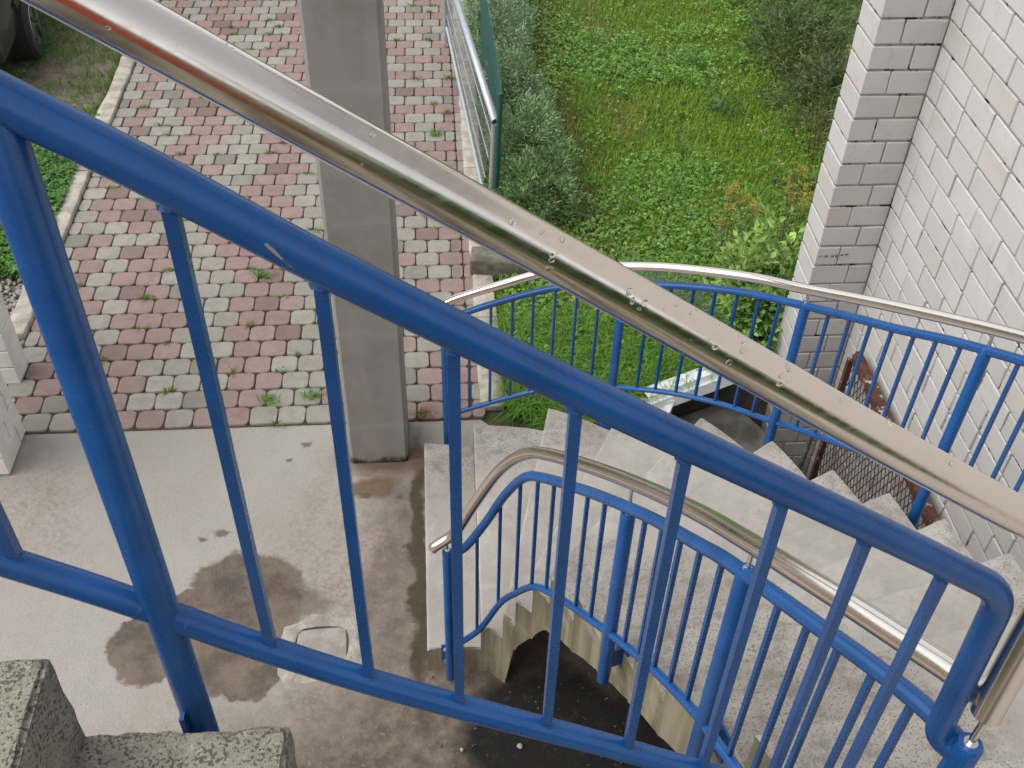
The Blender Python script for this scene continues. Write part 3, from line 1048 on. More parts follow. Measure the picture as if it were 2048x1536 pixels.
for x, y, z0, z1, br in ((.035, 4.002, .10, .99, (0, -1)), (.842, 3.75, .49, 1.385, (-.5, -.85)), (1.443, 3.172, .80, 1.70, (-.85, -.5)), (1.722, 2.41, 1.22, 2.125, (-.97, -.2)), (1.82, 1.72, 1.7, 2.51, (-1, 0))):
    rail_post(outer, x, y, z0, z1, .0205, z_at(o_steel, x, y) - .018)
    bracket(outer, x, y, z0 - .01, *br)
for x, y in ((.153, 3.984), (.258, 3.968), (.36, 3.955), (.457, 3.938), (.557, 3.911), (.652, 3.869), (.746, 3.815), (.946, 3.678), (1.024, 3.626), (1.107, 3.568), (1.184, 3.508), (1.257, 3.437), (1.323, 3.358), (1.38, 3.277), (1.497, 3.071), (1.537, 2.975), (1.572, 2.879), (1.605, 2.784), (1.638, 2.693), (1.668, 2.604), (1.697, 2.507), (1.749, 2.281), (1.765, 2.18), (1.78, 2.08), (1.79, 1.98), (1.80, 1.88)):
    baluster(outer, x, y, o_top, o_bot, .0115, .3)

# raindrops on the near steel handrail
def drop_mesh():
    me = bpy.data.meshes.new("raindrop")
    bm = bmesh.new()
    bmesh.ops.create_uvsphere(bm, u_segments=10, v_segments=6, radius=1)
    for v in bm.verts:
        if v.co.z < 0: v.co.z *= .35
    bm.to_mesh(me); bm.free()
    me.polygons.foreach_set("use_smooth", [True] * len(me.polygons))
    me.materials.append(M['water'])
    return me


dm = drop_mesh()
rr = random.Random(21)
for i in range(52):
    x = rr.choice((rr.uniform(-.25, .62), rr.uniform(.05, .35)))
    a = R(rr.choice((rr.uniform(20, 75), rr.uniform(-5, 45), rr.uniform(60, 95))))       # angle up from the camera side
    zc = z_at(n_st3, x, YN)
    sl_ = Vector((.83, 0, -.56))
    nrm = Vector((0, -math.cos(a), 0)) + Vector((.56, 0, .83)) * math.sin(a)
    nrm.normalize()
    q = nrm.to_track_quat('Z', 'X')
    s = .0009 + .0030 * rr.random() ** 1.8
    o = link("raindrop", dm, None, None, Vector((x, YN, zc)) + nrm * .0234)
    o.rotation_euler = q.to_euler()
    o.scale = (s * rr.uniform(.8, 1.15), s * rr.uniform(.9, 1.5), s * .75)
    tag(o, "clear raindrop clinging to the near steel handrail", "raindrop", "raindrops on the near steel handrail")

# ------------------------------------------------------------------ concrete pillar
b = MB()
b.prism([(-.478, 3.985), (-.195, 3.985), (-.18, 4.0), (-.18, 4.285), (-.195, 4.30), (-.478, 4.30), (-.493, 4.285), (-.493, 4.0)], -.05, 6.4)
tag(b.build("concrete_pillar", M['pillar']), "tall square grey concrete pillar standing at the end of the paved driveway", "pillar")

# ------------------------------------------------------------------ brick house on the right
WX, PY0, PY1, PX0 = 2.34, 4.48, 4.715, 2.02
house = MB()
jd = .007
house.prism([(WX + jd, -1.0), (WX + .30, -1.0), (WX + .30, PY1 - jd), (WX + jd, PY1 - jd)], -1.6, 6.5)
house = tag(house.build("brick_house", M['mortar']), "white brick house wall with a projecting corner pier beside the outer railing", "house")
pc = MB()
pc.prism([(PX0 + jd, PY0 + jd), (WX + .008, PY0 + jd), (WX + .008, PY1 - jd - .002), (PX0 + jd, PY1 - jd - .002)], -1.6, 6.5)
pier = pc.build("corner_pier", M['mortar'], house)


def brick_mesh(lx, ly, lz, seed):
    rr = random.Random(seed)
    b = MB(); b.box((0, 0, 0), (lx, ly, lz))
    me = b.mesh("brick")
    bm = bmesh.new(); bm.from_mesh(me)
    bmesh.ops.bevel(bm, geom=bm.edges[:], offset=.0035, segments=1, affect='EDGES')
    for v in bm.verts:
        v.co += Vector((rr.uniform(-1, 1), rr.uniform(-1, 1), rr.uniform(-1, 1))) * .0016
    if seed % 3 == 0:         # a chipped corner
        vs_ = sorted(bm.verts, key=lambda v: -(v.co.x * rr.choice((1, -1)) + v.co.y * rr.choice((1, -1)) + v.co.z * 1.0))[:3]
        for v in vs_: v.co *= .965
    bm.to_mesh(me); bm.free()
    me.materials.append(M['brick'])
    return me


BL, BH, BD, J = .24, .113, .115, .0105
mY = [brick_mesh(.05, BL, BH, i) for i in range(6)]            # wall stretchers: long in y, face towards -x
mYh = [brick_mesh(.05, .115, BH, 10 + i) for i in range(3)]
mp = {}
for nm, (lx, ly) in dict(sx=(.195, .06), hx=(.115, .06), c24=(.195, PY1 - PY0), c12=(.12, PY1 - PY0)).items():
    mp[nm] = [brick_mesh(lx, ly, BH, 30 + i) for i in range(4)]
rr = random.Random(9)
wall_rest = MB()
nb = 0
for c in range(-8, 42):
    z = .011 + .125 * c + .0625
    off = rr.choice((0, .125)) if c % 4 == 3 else (0 if c % 2 else .125)
    y = PY0 - .002 - (off if off else .25)
    ys = []
    if off: ys.append((PY0 - .002 - .0625, 'h'))
    y = PY0 - .002 - off
    while y > -.9:
        ys.append((y - .125, 's')); y -= .25
    # part of the wall that the frame shows: y above a line that rises with height
    ymin = 2.54 + (z - .9) * .84 - .30
    for yc, k in ys:
        px = WX + .025 + rr.uniform(-.002, .002)
        if -.35 < z < 2.75 and yc > max(ymin, 2.55):
            link("brick", rr.choice(mY if k == 's' else mYh), None, house, (px, yc + rr.uniform(-.003, .003), z + rr.uniform(-.0015, .0015)))
            nb += 1
        else:
            wall_rest.box((px, yc, z), (.05, BL if k == 's' else .115, BH))
    # pier course: a long and a short brick on the face, turning round the corner
    if -.75 < z < 2.75:
        longfirst = c % 2 == 0
        wA = .195 if longfirst else .12
        nmA = 'c24' if longfirst else 'c12'
        xA = PX0 + wA / 2
        link("brick", rr.choice(mp[nmA]), None, pier, (xA + rr.uniform(-.002, .002), (PY0 + PY1) / 2 + rr.uniform(-.002, .001), z))
        wB = (WX - PX0) - wA - J
        nmB = 'hx' if longfirst else 'sx'
        link("brick", rr.choice(mp[nmB]), None, pier, (WX - .002 - wB / 2 + .002, PY0 + .03 + rr.uniform(-.002, .002), z))
    else:
        wall_rest.box((PX0 + (WX - PX0) / 2, (PY0 + PY1) / 2, z), (WX - PX0 - .002, PY1 - PY0, BH))
tag(wall_rest.build("brick_courses", M['brick'], house), kind='stuff')

# faint scribbled marks on a pier brick
b = MB()
for (x0, z0, x1, z1) in ((2.036, 1.035, 2.05, 1.043), (2.066, 1.028, 2.070, 1.045), (2.070, 1.045, 2.078, 1.030), (2.078, 1.030, 2.082, 1.046), (2.104, 1.048, 2.106, 1.032), (2.106, 1.032, 2.114, 1.032), (2.114, 1.032, 2.115, 1.047), (2.124, 1.047, 2.136, 1.031), (2.124, 1.031, 2.136, 1.047), (2.152, 1.040, 2.166, 1.046), (2.176, 1.043, 2.192, 1.049)):
    b.bar((x0, 4.4782, z0 - .088), (x1, 4.4782, z1 - .088), .0026, .004)
b.build("pencil_marks", M['lead'], pier)

# rusty mesh guard in front of the cellar window
GX, GY0, GY1, GZ0, GZ1 = 2.25, 2.95, 4.22, -.55, .49
guard = tag(empty("mesh_guard", (GX, 3.6, GZ0)), "rusty iron guard of diamond mesh standing before the foot of the brick wall", "window guard")
b = MB()
b.box((GX, (GY0 + GY1) / 2, GZ1 - .02), (.006, GY1 - GY0, .045))
b.box((GX + .027, (GY0 + GY1) / 2, GZ1 + .004), (.052, GY1 - GY0, .005))
b.build("top_bar", M['rust'], guard)
b = MB(); b.box((GX - .003, GY1 - .016, (GZ0 + GZ1) / 2 - .02), (.03, .03, GZ1 - GZ0 - .03)); b.build("upright", M['rust'], guard)
b = MB(); b.box((GX - .003, GY0 + .016, (GZ0 + GZ1) / 2 - .02), (.03, .03, GZ1 - GZ0 - .03)); b.build("upright", M['rust'], guard)
b = MB(); b.box((GX, (GY0 + GY1) / 2, GZ0 + .02), (.006, GY1 - GY0, .04)); b.build("bottom_bar", M['rust'], guard)
b = MB()
py_, pz_ = .045, .100
ny, nz = int((GY1 - GY0 - .03) / py_), int((GZ1 - GZ0 - .04) / pz_)
for iy in range(ny):
    for iz in range(nz):
        y0, z0 = GY0 + .015 + iy * py_, GZ0 + .02 + iz * pz_
        m_ = (y0 + py_ / 2, z0 + pz_ / 2)
        for (ya, za) in ((y0, z0), (y0 + py_, z0), (y0, z0 + pz_), (y0 + py_, z0 + pz_)):
            b.bar((GX + .004, ya, za), (GX + .004, m_[0], m_[1]), .0046, .003, (1, 0, 0))
b.build("diamond_mesh", simple("dark_rust", (.05, .022, .02), .9, c2=(.09, .035, .02), scale=15), guard)

b = MB(); b.tube([(2.12, 4.12, -.03), (2.12, 4.16, -.50)], .014, 10)
tag(b.build("drain_pipe", M['moss'], smooth=40), "short grey pipe leaning in the dark shaft behind the mesh guard", "pipe")

# white folded edging at the rim of the pit
edging = MB()
prof = [(-.02, .085), (.05, .08), (.065, .045), (.09, .055), (.11, .0)]
A, B_ = Vector((1.74, 4.635, 0)), Vector((1.17, 4.385, 0))
d = (B_ - A).normalized(); s = Vector((d.y, -d.x, 0)) * -1
if s.y > 0: s = -s
n = 10
V = []
for i in range(n + 1):
    p = A + (B_ - A) * i / n
    for (u, z) in prof:
        V.append(p + s * u + Vector((0, 0, z)))
F = [(i * 5 + k, i * 5 + k + 1, i * 5 + k + 6, i * 5 + k + 5) for i in range(n) for k in range(4)]
edging.add(V, F)
o = edging.build("pit_edging", M['white'])
o.modifiers.new("thick", 'SOLIDIFY').thickness = .005
tag(o, "white folded plastic edging along the grass rim above the dark pit", "edging")
e2 = MB()
e2.add([(1.13, 4.39, .03), (1.35, 4.345, .035), (1.30, 4.26, -.01), (1.33, 4.315, -.03), (1.10, 4.33, .02)], [(0, 1, 3, 2, 4)])
o = e2.build("edging_offcut", M['white'])
o.modifiers.new("thick", 'SOLIDIFY').thickness = .012
tag(o, "small loose piece of white edging jutting out over the dark pit", "edging")

# ------------------------------------------------------------------ white masonry at the left edge
lw = MB()
lw.prism([(-2.66, 3.985), (-2.297, 3.985), (-2.297, 4.30), (-2.66, 4.30)], -.05, 2.6)
left_wall = tag(lw.build("block_wall", M['mortar']), "white painted block pier standing at the left corner of the concrete apron", "wall")
for c in range(20):
    z = .065 + .125 * c
    a, q = ((.155, .16) if c % 2 else (.24, .075))
    for (y0, l) in ((3.98, a - .004), (3.98 + a, .325 - a)):
        b = MB(); b.box((-2.29 - .18 + .003 * ((c * 7) % 3 - 1) * .3, y0 + l / 2, z), (.365, l - .004, .119)); b.build("block", M['wallpaint'], left_wall, bevel=.004)
lw = MB()
lw.prism([(-2.90, 4.70), (-2.425, 4.70), (-2.425, 4.86), (-2.90, 4.86)], -.05, 2.6)
left2 = tag(lw.build("block_pier", M['mortar']), "narrow white painted pier with a shadowed recess standing beside the gravel strip", "pier")
for c in range(20):
    z = .065 + .125 * c
    b = MB(); b.box((-2.66, 4.78, z), (.49, .172, .119)); b.build("block", M['wallpaint'], left2, bevel=.004)

# ------------------------------------------------------------------ gate and wire fence on the right of the drive
gate = tag(empty("garden_gate", (.42, 6.35, 0)), "galvanised tube gate with wire mesh standing open along the driveway edge", "gate")
g0, g1 = Vector((.419, 6.35, 0)), Vector((.152, 9.03, 0))
gd = (g1 - g0).normalized()
b = MB(); b.tube([(.40, 6.353, 0), (.419, 6.352, .715)], .021, 14); b.build("post", M['galv'], gate, smooth=40)
b = MB(); b.tube([g0 - gd * .03 + Vector((0, 0, .731)), g1 + Vector((0, 0, .731))], .022, 16, caps=False)
o = b.build("top_tube", M['galv'], gate, smooth=40); o.modifiers.new("thick", 'SOLIDIFY').thickness = -.004
b = MB(); b.tube([Vector((.348, 6.37, .17)), Vector((.165, 8.95, .17))], .017, 14); b.build("bottom_tube", M['galv'], gate, smooth=40)
b = MB(); b.tube([g1 + Vector((0, 0, 0)), g1 + Vector((0, 0, .76))], .024, 14); b.build("upright", M['galv'], gate, smooth=40)
gx = lambda t, z: (1 - t) * (Vector((.348, 6.37, .17)) * (1 - (z - .17) / .56) + (g0 + Vector((0, 0, .731))) * ((z - .17) / .56)) + t * (Vector((.165, 8.95, .17)) * (1 - (z - .17) / .56) + (g1 + Vector((0, 0, .731))) * ((z - .17) / .56))
for zz in (.28, .44, .60):
    b = MB(); b.tube([gx(0, zz), gx(1, zz)], .0045, 6); b.build("cross_wire", M['galv'], gate)
b = MB()
for i in range(1, 60):
    t = i / 60
    b.bar(gx(t, .17), gx(t, .73), .003, .003, (1, 0, 0))
b.build("wire_infill", M['galv'], gate)

fence = tag(empty("wire_fence", (.44, 6.29, 0)), "green coated chain link fence standing between the gate and the hedge", "fence")
b = MB(); b.tube([(.425, 6.29, -.02), (.451, 6.288, .95), (.451, 6.288, .96)], [.019, .019, .015], 14); b.build("post", M['green'], fence, smooth=40)
b = MB(); b.tube([(.452, 9.0, -.02), (.455, 9.0, .96)], .019, 14); b.build("post", M['green'], fence, smooth=40)
b = MB(); b.tube([(.452, 11.7, -.02), (.455, 11.7, .96)], .019, 14); b.build("post", M['green'], fence, smooth=40)
b = MB()
ph, pv = .055, .055
fx = lambda y: .452 + .012 * math.sin(y * 2.1)
ncol, nrow = int((11.7 - 6.3) / ph), int(.92 / pv)
for i in range(ncol):
    for j in range(nrow):
        y0, z0 = 6.3 + i * ph, .02 + j * pv
        ym, zm = y0 + ph / 2, z0 + pv / 2
        for (ya, za) in ((y0, z0), (y0 + ph, z0), (y0, z0 + pv), (y0 + ph, z0 + pv)):
            b.bar((fx(ya), ya, za), (fx(ym), ym, zm), .0032, .0032, (1, 0, 0))
b.build("chain_link", M['wire'], fence)
for zz in (.03, .5, .94):
    b = MB(); b.tube([(fx(y), y, zz) for y in np.linspace(6.29, 11.7, 30)], .0025, 5); b.build("tension_wire", M['wire'], fence)

# mossy concrete block lying across the kerb
b = MB(); b.box((.52, 5.66, .06), (.58, .17, .15), -.12)
tag(b.build("stone_block", M['moss'], bevel=.015, seg=2, smooth=50), "weathered mossy concrete block lying across the lawn edge of the driveway", "stone block")

# inspection cover set in the apron, in a rough mortar ring
cov = tag(empty("inspection_cover", (-.58, 2.83, 0)), "small square cover in a rough mortar ring set in the stained concrete", "cover")
def ring(cx, cy, r0, r1, n=28, seed=2, z=.012):
    rr = random.Random(seed); V, F = [], []
    for i in range(n):
        a = 2 * math.pi * i / n
        sq = 1 / max(abs(math.cos(a)), abs(math.sin(a))) ** .6
        k = rr.uniform(.86, 1.12)
        V += [(cx + r0 * sq * math.cos(a), cy + r0 * .85 * sq * math.sin(a), z * .8), (cx + (r0 + r1) / 2 * sq * k * math.cos(a), cy + (r0 + r1) / 2 * .85 * sq * k * math.sin(a), z * rr.uniform(.9, 1.5)), (cx + r1 * sq * k * math.cos(a), cy + r1 * .85 * sq * k * math.sin(a), -.010)]
    for i in range(n):
        j = (i + 1) % n
        F += [(3 * i, 3 * i + 1, 3 * j + 1, 3 * j), (3 * i + 1, 3 * i + 2, 3 * j + 2, 3 * j + 1)]
    return V, F
b = MB(); b.add(*ring(-.58, 2.83, .125, .21)); b.build("mortar_ring", simple("pale_mortar", (.40, .365, .32), .95, c2=(.27, .24, .205), scale=14, bump=.9, bscale=50), cov, smooth=60)
b = MB(); b.box((-.58, 2.83, -.001), (.235, .20, .014), .05); b.build("cover_plate", simple("cover_cement", (.34, .315, .28), .9, c2=(.25, .225, .195), scale=12, bump=.5, bscale=60), cov, bevel=.006)

def pebbles(name, xs, ys, s0, s1, seed, z=0.0):
    rr_ = np.random.default_rng(seed)
    bm = bmesh.new(); bmesh.ops.create_icosphere(bm, subdivisions=1, radius=1)
    bv = np.array([v.co[:] for v in bm.verts]); bf = np.array([[v.index for v in f.verts] for f in bm.faces]); bm.free()
    n = len(xs)
    sc_ = rr_.uniform(s0, s1, (n, 1, 1)) * np.stack([rr_.uniform(.8, 1.5, n), rr_.uniform(.7, 1.2, n), rr_.uniform(.5, .8, n)], 1)[:, None, :]
    a = rr_.uniform(0, 6.28, n)
    V = bv[None] * sc_
    ca, sa = np.cos(a)[:, None], np.sin(a)[:, None]
    X = V[..., 0] * ca - V[..., 1] * sa; Y = V[..., 0] * sa + V[..., 1] * ca
    V = np.stack([X + xs[:, None], Y + ys[:, None], V[..., 2] + z + rr_.uniform(0, .012, (n, 1))], -1)
    F = (np.arange(n)[:, None, None] * len(bv) + bf[None]).reshape(-1, 3)
    return np_mesh(name, V.reshape(-1, 3), [F], None, True)


# rubble and grit lying on the damp floor by and under the stairs
r0 = np.random.default_rng(77)
xs = r0.uniform(-.55, .95, 170); ys = r0.uniform(1.7, 2.66, 170)
tag(link("grit", pebbles("grit", xs, ys, .0018, .0055, 8, -.008), M["moss"]), kind='stuff')

# loose stones by the stair foot
for (x, y, s, lab) in ((.055, 2.50, .038, "pale angular stone lying at the foot of the stairwell post"), (.30, 2.28, .018, "small tan pebble lying on the dark earth under the stairs"), (-.26, 2.20, .014, "white chip of stone lying on the damp brown concrete"), (.05, 2.28, .012, "tiny tan pebble lying on the damp concrete before the earth")):
    bm = bmesh.new(); bmesh.ops.create_icosphere(bm, subdivisions=1, radius=s)
    rr = random.Random(int(abs(x) * 1000))
    for v in bm.verts: v.co *= rr.uniform(.65, 1.15); v.co.z *= .6
    me = bpy.data.meshes.new("loose_stone"); bm.to_mesh(me); bm.free()
    o = link("loose_stone", me, M['kerb'], None, (x, y, s * .35)); tag(o, lab, "stone")


# ------------------------------------------------------------------ vegetation
def blades(n_or_xy, h, w, lean, cols, seed=1, z=0.0):
    """tapered bent grass blades: quad + triangle each"""
    r = np.random.default_rng(seed)
    xy = n_or_xy; n = len(xy)
    h = h * r.uniform(.6, 1.25, n); w = w * r.uniform(.7, 1.3, n)
    az = r.uniform(0, 2 * np.pi, n); ln = lean * r.uniform(.3, 1.4, n)
    dx, dy = np.cos(az), np.sin(az)
    fa = az + np.pi / 2 + r.normal(0, .5, n)
    sx, sy = np.cos(fa) * w / 2, np.sin(fa) * w / 2
    V = np.zeros((n, 5, 3))
    base = np.stack([xy[:, 0], xy[:, 1], np.full(n, z - .015)], 1)
    mid = base + np.stack([dx * h * ln * .35, dy * h * ln * .35, h * .62], 1)
    tip = base + np.stack([dx * h * ln, dy * h * ln, h * np.clip(1.0 - ln * .32, .25, 1)], 1)
    sd = np.stack([sx, sy, np.zeros(n)], 1)
    V[:, 0] = base - sd; V[:, 1] = base + sd; V[:, 2] = mid + sd * .8; V[:, 3] = mid - sd * .8; V[:, 4] = tip
    i = np.arange(n)[:, None] * 5
    Q = i + np.array([0, 1, 2, 3]); T = i + np.array([3, 2, 4])
    C = np.repeat(cols[:, None, :], 5, 1)
    return V.reshape(-1, 3), Q, T, C.reshape(-1, 3)


def leaves(pos, nrm, dirv, L, W, cols, fold=.25):
    """pointed-oval leaves, folded along the midrib: 6 vertices, 4 triangles"""
    n = len(pos)
    nrm = nrm / np.linalg.norm(nrm, axis=1)[:, None]
    d = dirv - nrm * (dirv * nrm).sum(1)[:, None]
    d /= np.maximum(np.linalg.norm(d, axis=1), 1e-6)[:, None]
    s = np.cross(nrm, d)
    L, W = np.broadcast_to(L, n)[:, None], np.broadcast_to(W, n)[:, None]
    V = np.zeros((n, 6, 3))
    V[:, 0] = pos
    V[:, 1] = pos + d * L * .42 + s * W / 2 + nrm * W * fold
    V[:, 2] = pos + d * L * .45 - nrm * W * .02
    V[:, 3] = pos + d * L * .42 - s * W / 2 + nrm * W * fold
    V[:, 4] = pos + d * L - nrm * L * .18
    V[:, 5] = pos + d * L * .75 - nrm * L * .07
    i = np.arange(n)[:, None] * 6
    T = np.concatenate([i + np.array([0, 2, 1]), i + np.array([0, 3, 2]), i + np.array([1, 2, 5]), i + np.array([1, 5, 4]), i + np.array([2, 3, 5]), i + np.array([3, 4, 5])])
    C = np.repeat(cols[:, None, :], 6, 1)
    return V.reshape(-1, 3), T, C.reshape(-1, 3)


def tint(n, a, b, r, jit=.18):
    t = r.random(n)[:, None]
    c = np.array(a) * (1 - t) + np.array(b) * t
    return c * (1 + r.normal(0, jit, (n, 1)))


def merge(parts):
    """parts: list of (V, [F...], C)"""
    Vs, Fs3, Fs4, Cs, b = [], [], [], [], 0
    for V, F, C in parts:
        for f in F: (Fs3 if f.shape[1] == 3 else Fs4).append(f + b)
        Vs.append(V); Cs.append(C); b += len(V)
    F = []
    if Fs4: F.append(np.concatenate(Fs4))
    if Fs3: F.append(np.concatenate(Fs3))
    return np.concatenate(Vs), F, np.concatenate(Cs)


def in_lawn(x, y):
    ok = (x > .39) & (y > 4.12)
    ok &= ~((x > .95) & (x < 2.5) & (y < 4.40 + (x - 1.2) * .42 + .0) & (x < 1.78))
    ok &= ~((x > 1.70) & (y < 4.66)) & ~((x > 2.0) & (x < 2.36) & (y < 4.74)) & ~((x > 2.3) & (y < 4.74))
    ok &= ~((x < .62) & (y < 4.30 - (x - .4) * .3))
    ok &= ~((np.abs(x - .52) < .30) & (np.abs(y - 5.66) < .12))
    return ok


r = np.random.default_rng(3)
parts = []
# lawn turf
N = 330000
x = r.uniform(.38, 7.0, N); y = 4.1 + (r.random(N) ** 1.25) * 9.5
ok = in_lawn(x, y) & (x < .9 + (y - 3) * .62)
bare = vnoise(x, y, 1.3, 2) * .6 + vnoise(x, y, 4.5, 3) * .4
strip = np.exp(-((x - 1.02 - .06 * np.sin(y * 3)) / .16) ** 2) * ((y > 5.6))
ok &= r.random(N) > np.clip(strip * .3 + (bare < .25) * .2, 0, .9)
x, y = x[ok], y[ok]; n = len(x)
lush = vnoise(x, y, .8, 7)
c = tint(n, (.16, .305, .022), (.32, .485, .058), r)
yel = (vnoise(x, y, 1.6, 5) > .80) | (r.random(n) < .08)
c[yel] = tint(yel.sum(), (.25, .34, .05), (.33, .38, .08), r)
st_ = np.exp(-((x - 1.02) / .2) ** 2) * (y > 5.6) > r.random(n)
c[st_] = tint(st_.sum(), (.21, .24, .045), (.28, .26, .07), r)
h = .055 + .055 * lush
V, Q, T, C = blades(np.stack([x, y], 1), h, .0055, .75, np.clip(c, .004, 1), 5)
parts.append((V, [Q, T], C))
# long grass by the pit and along the kerb
N = 16000
cx = r.uniform(.40, 1.95, N); cy = 4.12 + r.random(N) ** 1.6 * 1.0
okk = in_lawn(cx, cy)
cx, cy = cx[okk], cy[okk]
c = tint(len(cx), (.11, .27, .025), (.22, .41, .06), r)
V, Q, T, C = blades(np.stack([cx, cy], 1), .15, .0065, 1.15, np.clip(c, .004, 1), 6)
parts.append((V, [Q, T], C))
# bluish tussocks
for (tx, ty, k, rad) in ((1.22, 5.35, 1300, .17), (1.42, 5.22, 1000, .14), (1.62, 5.12, 800, .13), (1.80, 4.95, 700, .12)):
    a = r.uniform(0, 6.28, k); q = rad * np.sqrt(r.random(k))
    c = tint(k, (.16, .27, .11), (.26, .37, .18), r)
    V, Q, T, C = blades(np.stack([tx + q * np.cos(a), ty + q * np.sin(a) * .8], 1), .20, .006, 1.2, np.clip(c, .004, 1), 9)
    parts.append((V, [Q, T], C))
# taller tufts scattered through the turf
k = 170
tx = r.uniform(1.0, 5.6, k); ty = r.uniform(4.7, 11, k); okk = in_lawn(tx, ty) & (tx < .9 + (ty - 3) * .6)
for qx, qy in zip(tx[okk], ty[okk]):
    nb_ = int(r.integers(25, 80)); rad = r.uniform(.03, .09)
    a = r.uniform(0, 6.28, nb_); q = rad * np.sqrt(r.random(nb_))
    shade = r.uniform(.65, 1.25)
    c = tint(nb_, (.11 * shade, .25 * shade, .03), (.22 * shade, .40 * shade, .07), r)
    V, Q, T, C = blades(np.stack([qx + q * np.cos(a), qy + q * np.sin(a)], 1), r.uniform(.10, .17), .0065, 1.0, np.clip(c, .004, 1), int(qx * 1e4) % 9999)
    parts.append((V, [Q, T], C))
V, F, C = merge(parts)
tag(link("grass", np_mesh("grass", V, F, C), M['grass']), kind='stuff')


def clover(xy, size, zlo, zhi, ca, cb, seed):
    rr_ = np.random.default_rng(seed)
    n = len(xy)
    P, Nn, D, L, Cc = [], [], [], [], []
    cen = np.stack([xy[:, 0], xy[:, 1], rr_.uniform(zlo, zhi, n)], 1)
    nr = np.stack([rr_.normal(0, .35, n), rr_.normal(0, .35, n), np.ones(n)], 1)
    a0 = rr_.uniform(0, 6.28, n); cc = tint(n, ca, cb, rr_)
    sz = size * rr_.uniform(.6, 1.3, n)
    for k in range(3):
        a = a0 + k * 2.094
        P.append(cen); Nn.append(nr); D.append(np.stack([np.cos(a), np.sin(a), 0 * a], 1)); L.append(sz); Cc.append(cc)
    L = np.concatenate(L)
    V, T, C = leaves(np.concatenate(P), np.concatenate(Nn), np.concatenate(D), L, L * .85, np.clip(np.concatenate(Cc), .004, 1), .1)
    return V, [T], C


N = 150000
x = r.uniform(.42, 6.5, N); y = 4.3 + r.random(N) ** 1.2 * 9
m = vnoise(x, y, 1.1, 12) * .65 + vnoise(x, y, 3.7, 14) * .35
ok = in_lawn(x, y) & (x < .9 + (y - 3) * .62) & (r.random(N) < np.clip((m - .42) * 5, .05, .85))
xy = np.stack([x[ok], y[ok]], 1)
p1 = clover(xy, .0155, .03, .09, (.14, .295, .05), (.29, .49, .125), 31)
# broader dock and plantain leaves
k = 2600
x = r.uniform(.9, 5.5, k); y = r.uniform(4.6, 11, k); ok = in_lawn(x, y) & (vnoise(x, y, 1.7, 22) > .5)
x, y = x[ok], y[ok]; k = len(x)
V, T, C = leaves(np.stack([x, y, r.uniform(.02, .07, k)], 1), np.stack([r.normal(0, .5, k), r.normal(0, .5, k), np.ones(k)], 1), r.normal(0, 1, (k, 3)), r.uniform(.05, .10, k), r.uniform(.018, .032, k), np.clip(tint(k, (.09, .23, .035), (.18, .36, .07), r), .004, 1))
V, F, C = merge([p1, (V, [T], C)])
tag(link("clover", np_mesh("clover", V, F, C), M['leaf']), kind='stuff')
# clover blossom specks
k = 420
x = r.uniform(.9, 5.2, k); y = r.uniform(4.8, 11, k); ok = in_lawn(x, y) & (x < .9 + (y - 3) * .6)
x, y = x[ok], y[ok]; k = len(x)
pk = tint(k, (.50, .27, .30), (.62, .50, .48), r, .1)
wh_ = r.random(k) < .4; pk[wh_] = tint(wh_.sum(), (.7, .7, .62), (.75, .75, .7), r, .05)
V, T, C = leaves(np.repeat(np.stack([x, y, r.uniform(.07, .11, k)], 1), 4, 0), r.normal(0, 1, (4 * k, 3)) + [0, 0, .6], r.normal(0, 1, (4 * k, 3)), .013, .010, np.repeat(np.clip(pk, 0, 1), 4, 0))
tag(link("clover_blossoms", np_mesh("clover_blossoms", V, [T], C), M['leaf']), kind='stuff')

# left verge: thin grass on bare soil, denser clover near the kerb
parts = []
N = 70000
x = r.uniform(-6.5, -2.60, N); y = r.uniform(5.6, 13, N)
d = vnoise(x, y, 1.5, 41) * .6 + vnoise(x, y, 5, 42) * .4
ok = (r.random(N) < np.clip((d - .27) * 4.0, .06, 1)) & (y > 6.0)
x, y = x[ok], y[ok]; n = len(x)
c = tint(n, (.10, .21, .03), (.20, .29, .06), r)
V, Q, T, C = blades(np.stack([x, y], 1), .06, .006, .9, np.clip(c, .004, 1), 44)
parts.append((V, [Q, T], C))
N = 16000
x = r.uniform(-3.5, -2.59, N); y = r.uniform(5.7, 7.9, N)
ok = r.random(N) < np.clip(1.1 - (y - 6.5) * .9, .04, 1)
parts.append(clover(np.stack([x[ok], y[ok]], 1), .021, .02, .075, (.08, .20, .035), (.16, .34, .085), 46))
k = 900
x = r.uniform(-4.2, -2.6, k); y = r.uniform(6.8, 10.5, k); ok = vnoise(x, y, 2.3, 48) > .6
x, y = x[ok], y[ok]; k = len(x)
V, T, C = leaves(np.stack([x, y, r.uniform(.01, .05, k)], 1), np.stack([r.normal(0, .5, k), r.normal(0, .5, k), np.ones(k)], 1), r.normal(0, 1, (k, 3)), .07, .03, np.clip(tint(k, (.05, .13, .02), (.10, .22, .04), r), .004, 1))
parts.append((V, [T], C))
V, F, C = merge(parts)
tag(link("verge_grass", np_mesh("verge_grass", V, F, C), M['grass']), kind='stuff')


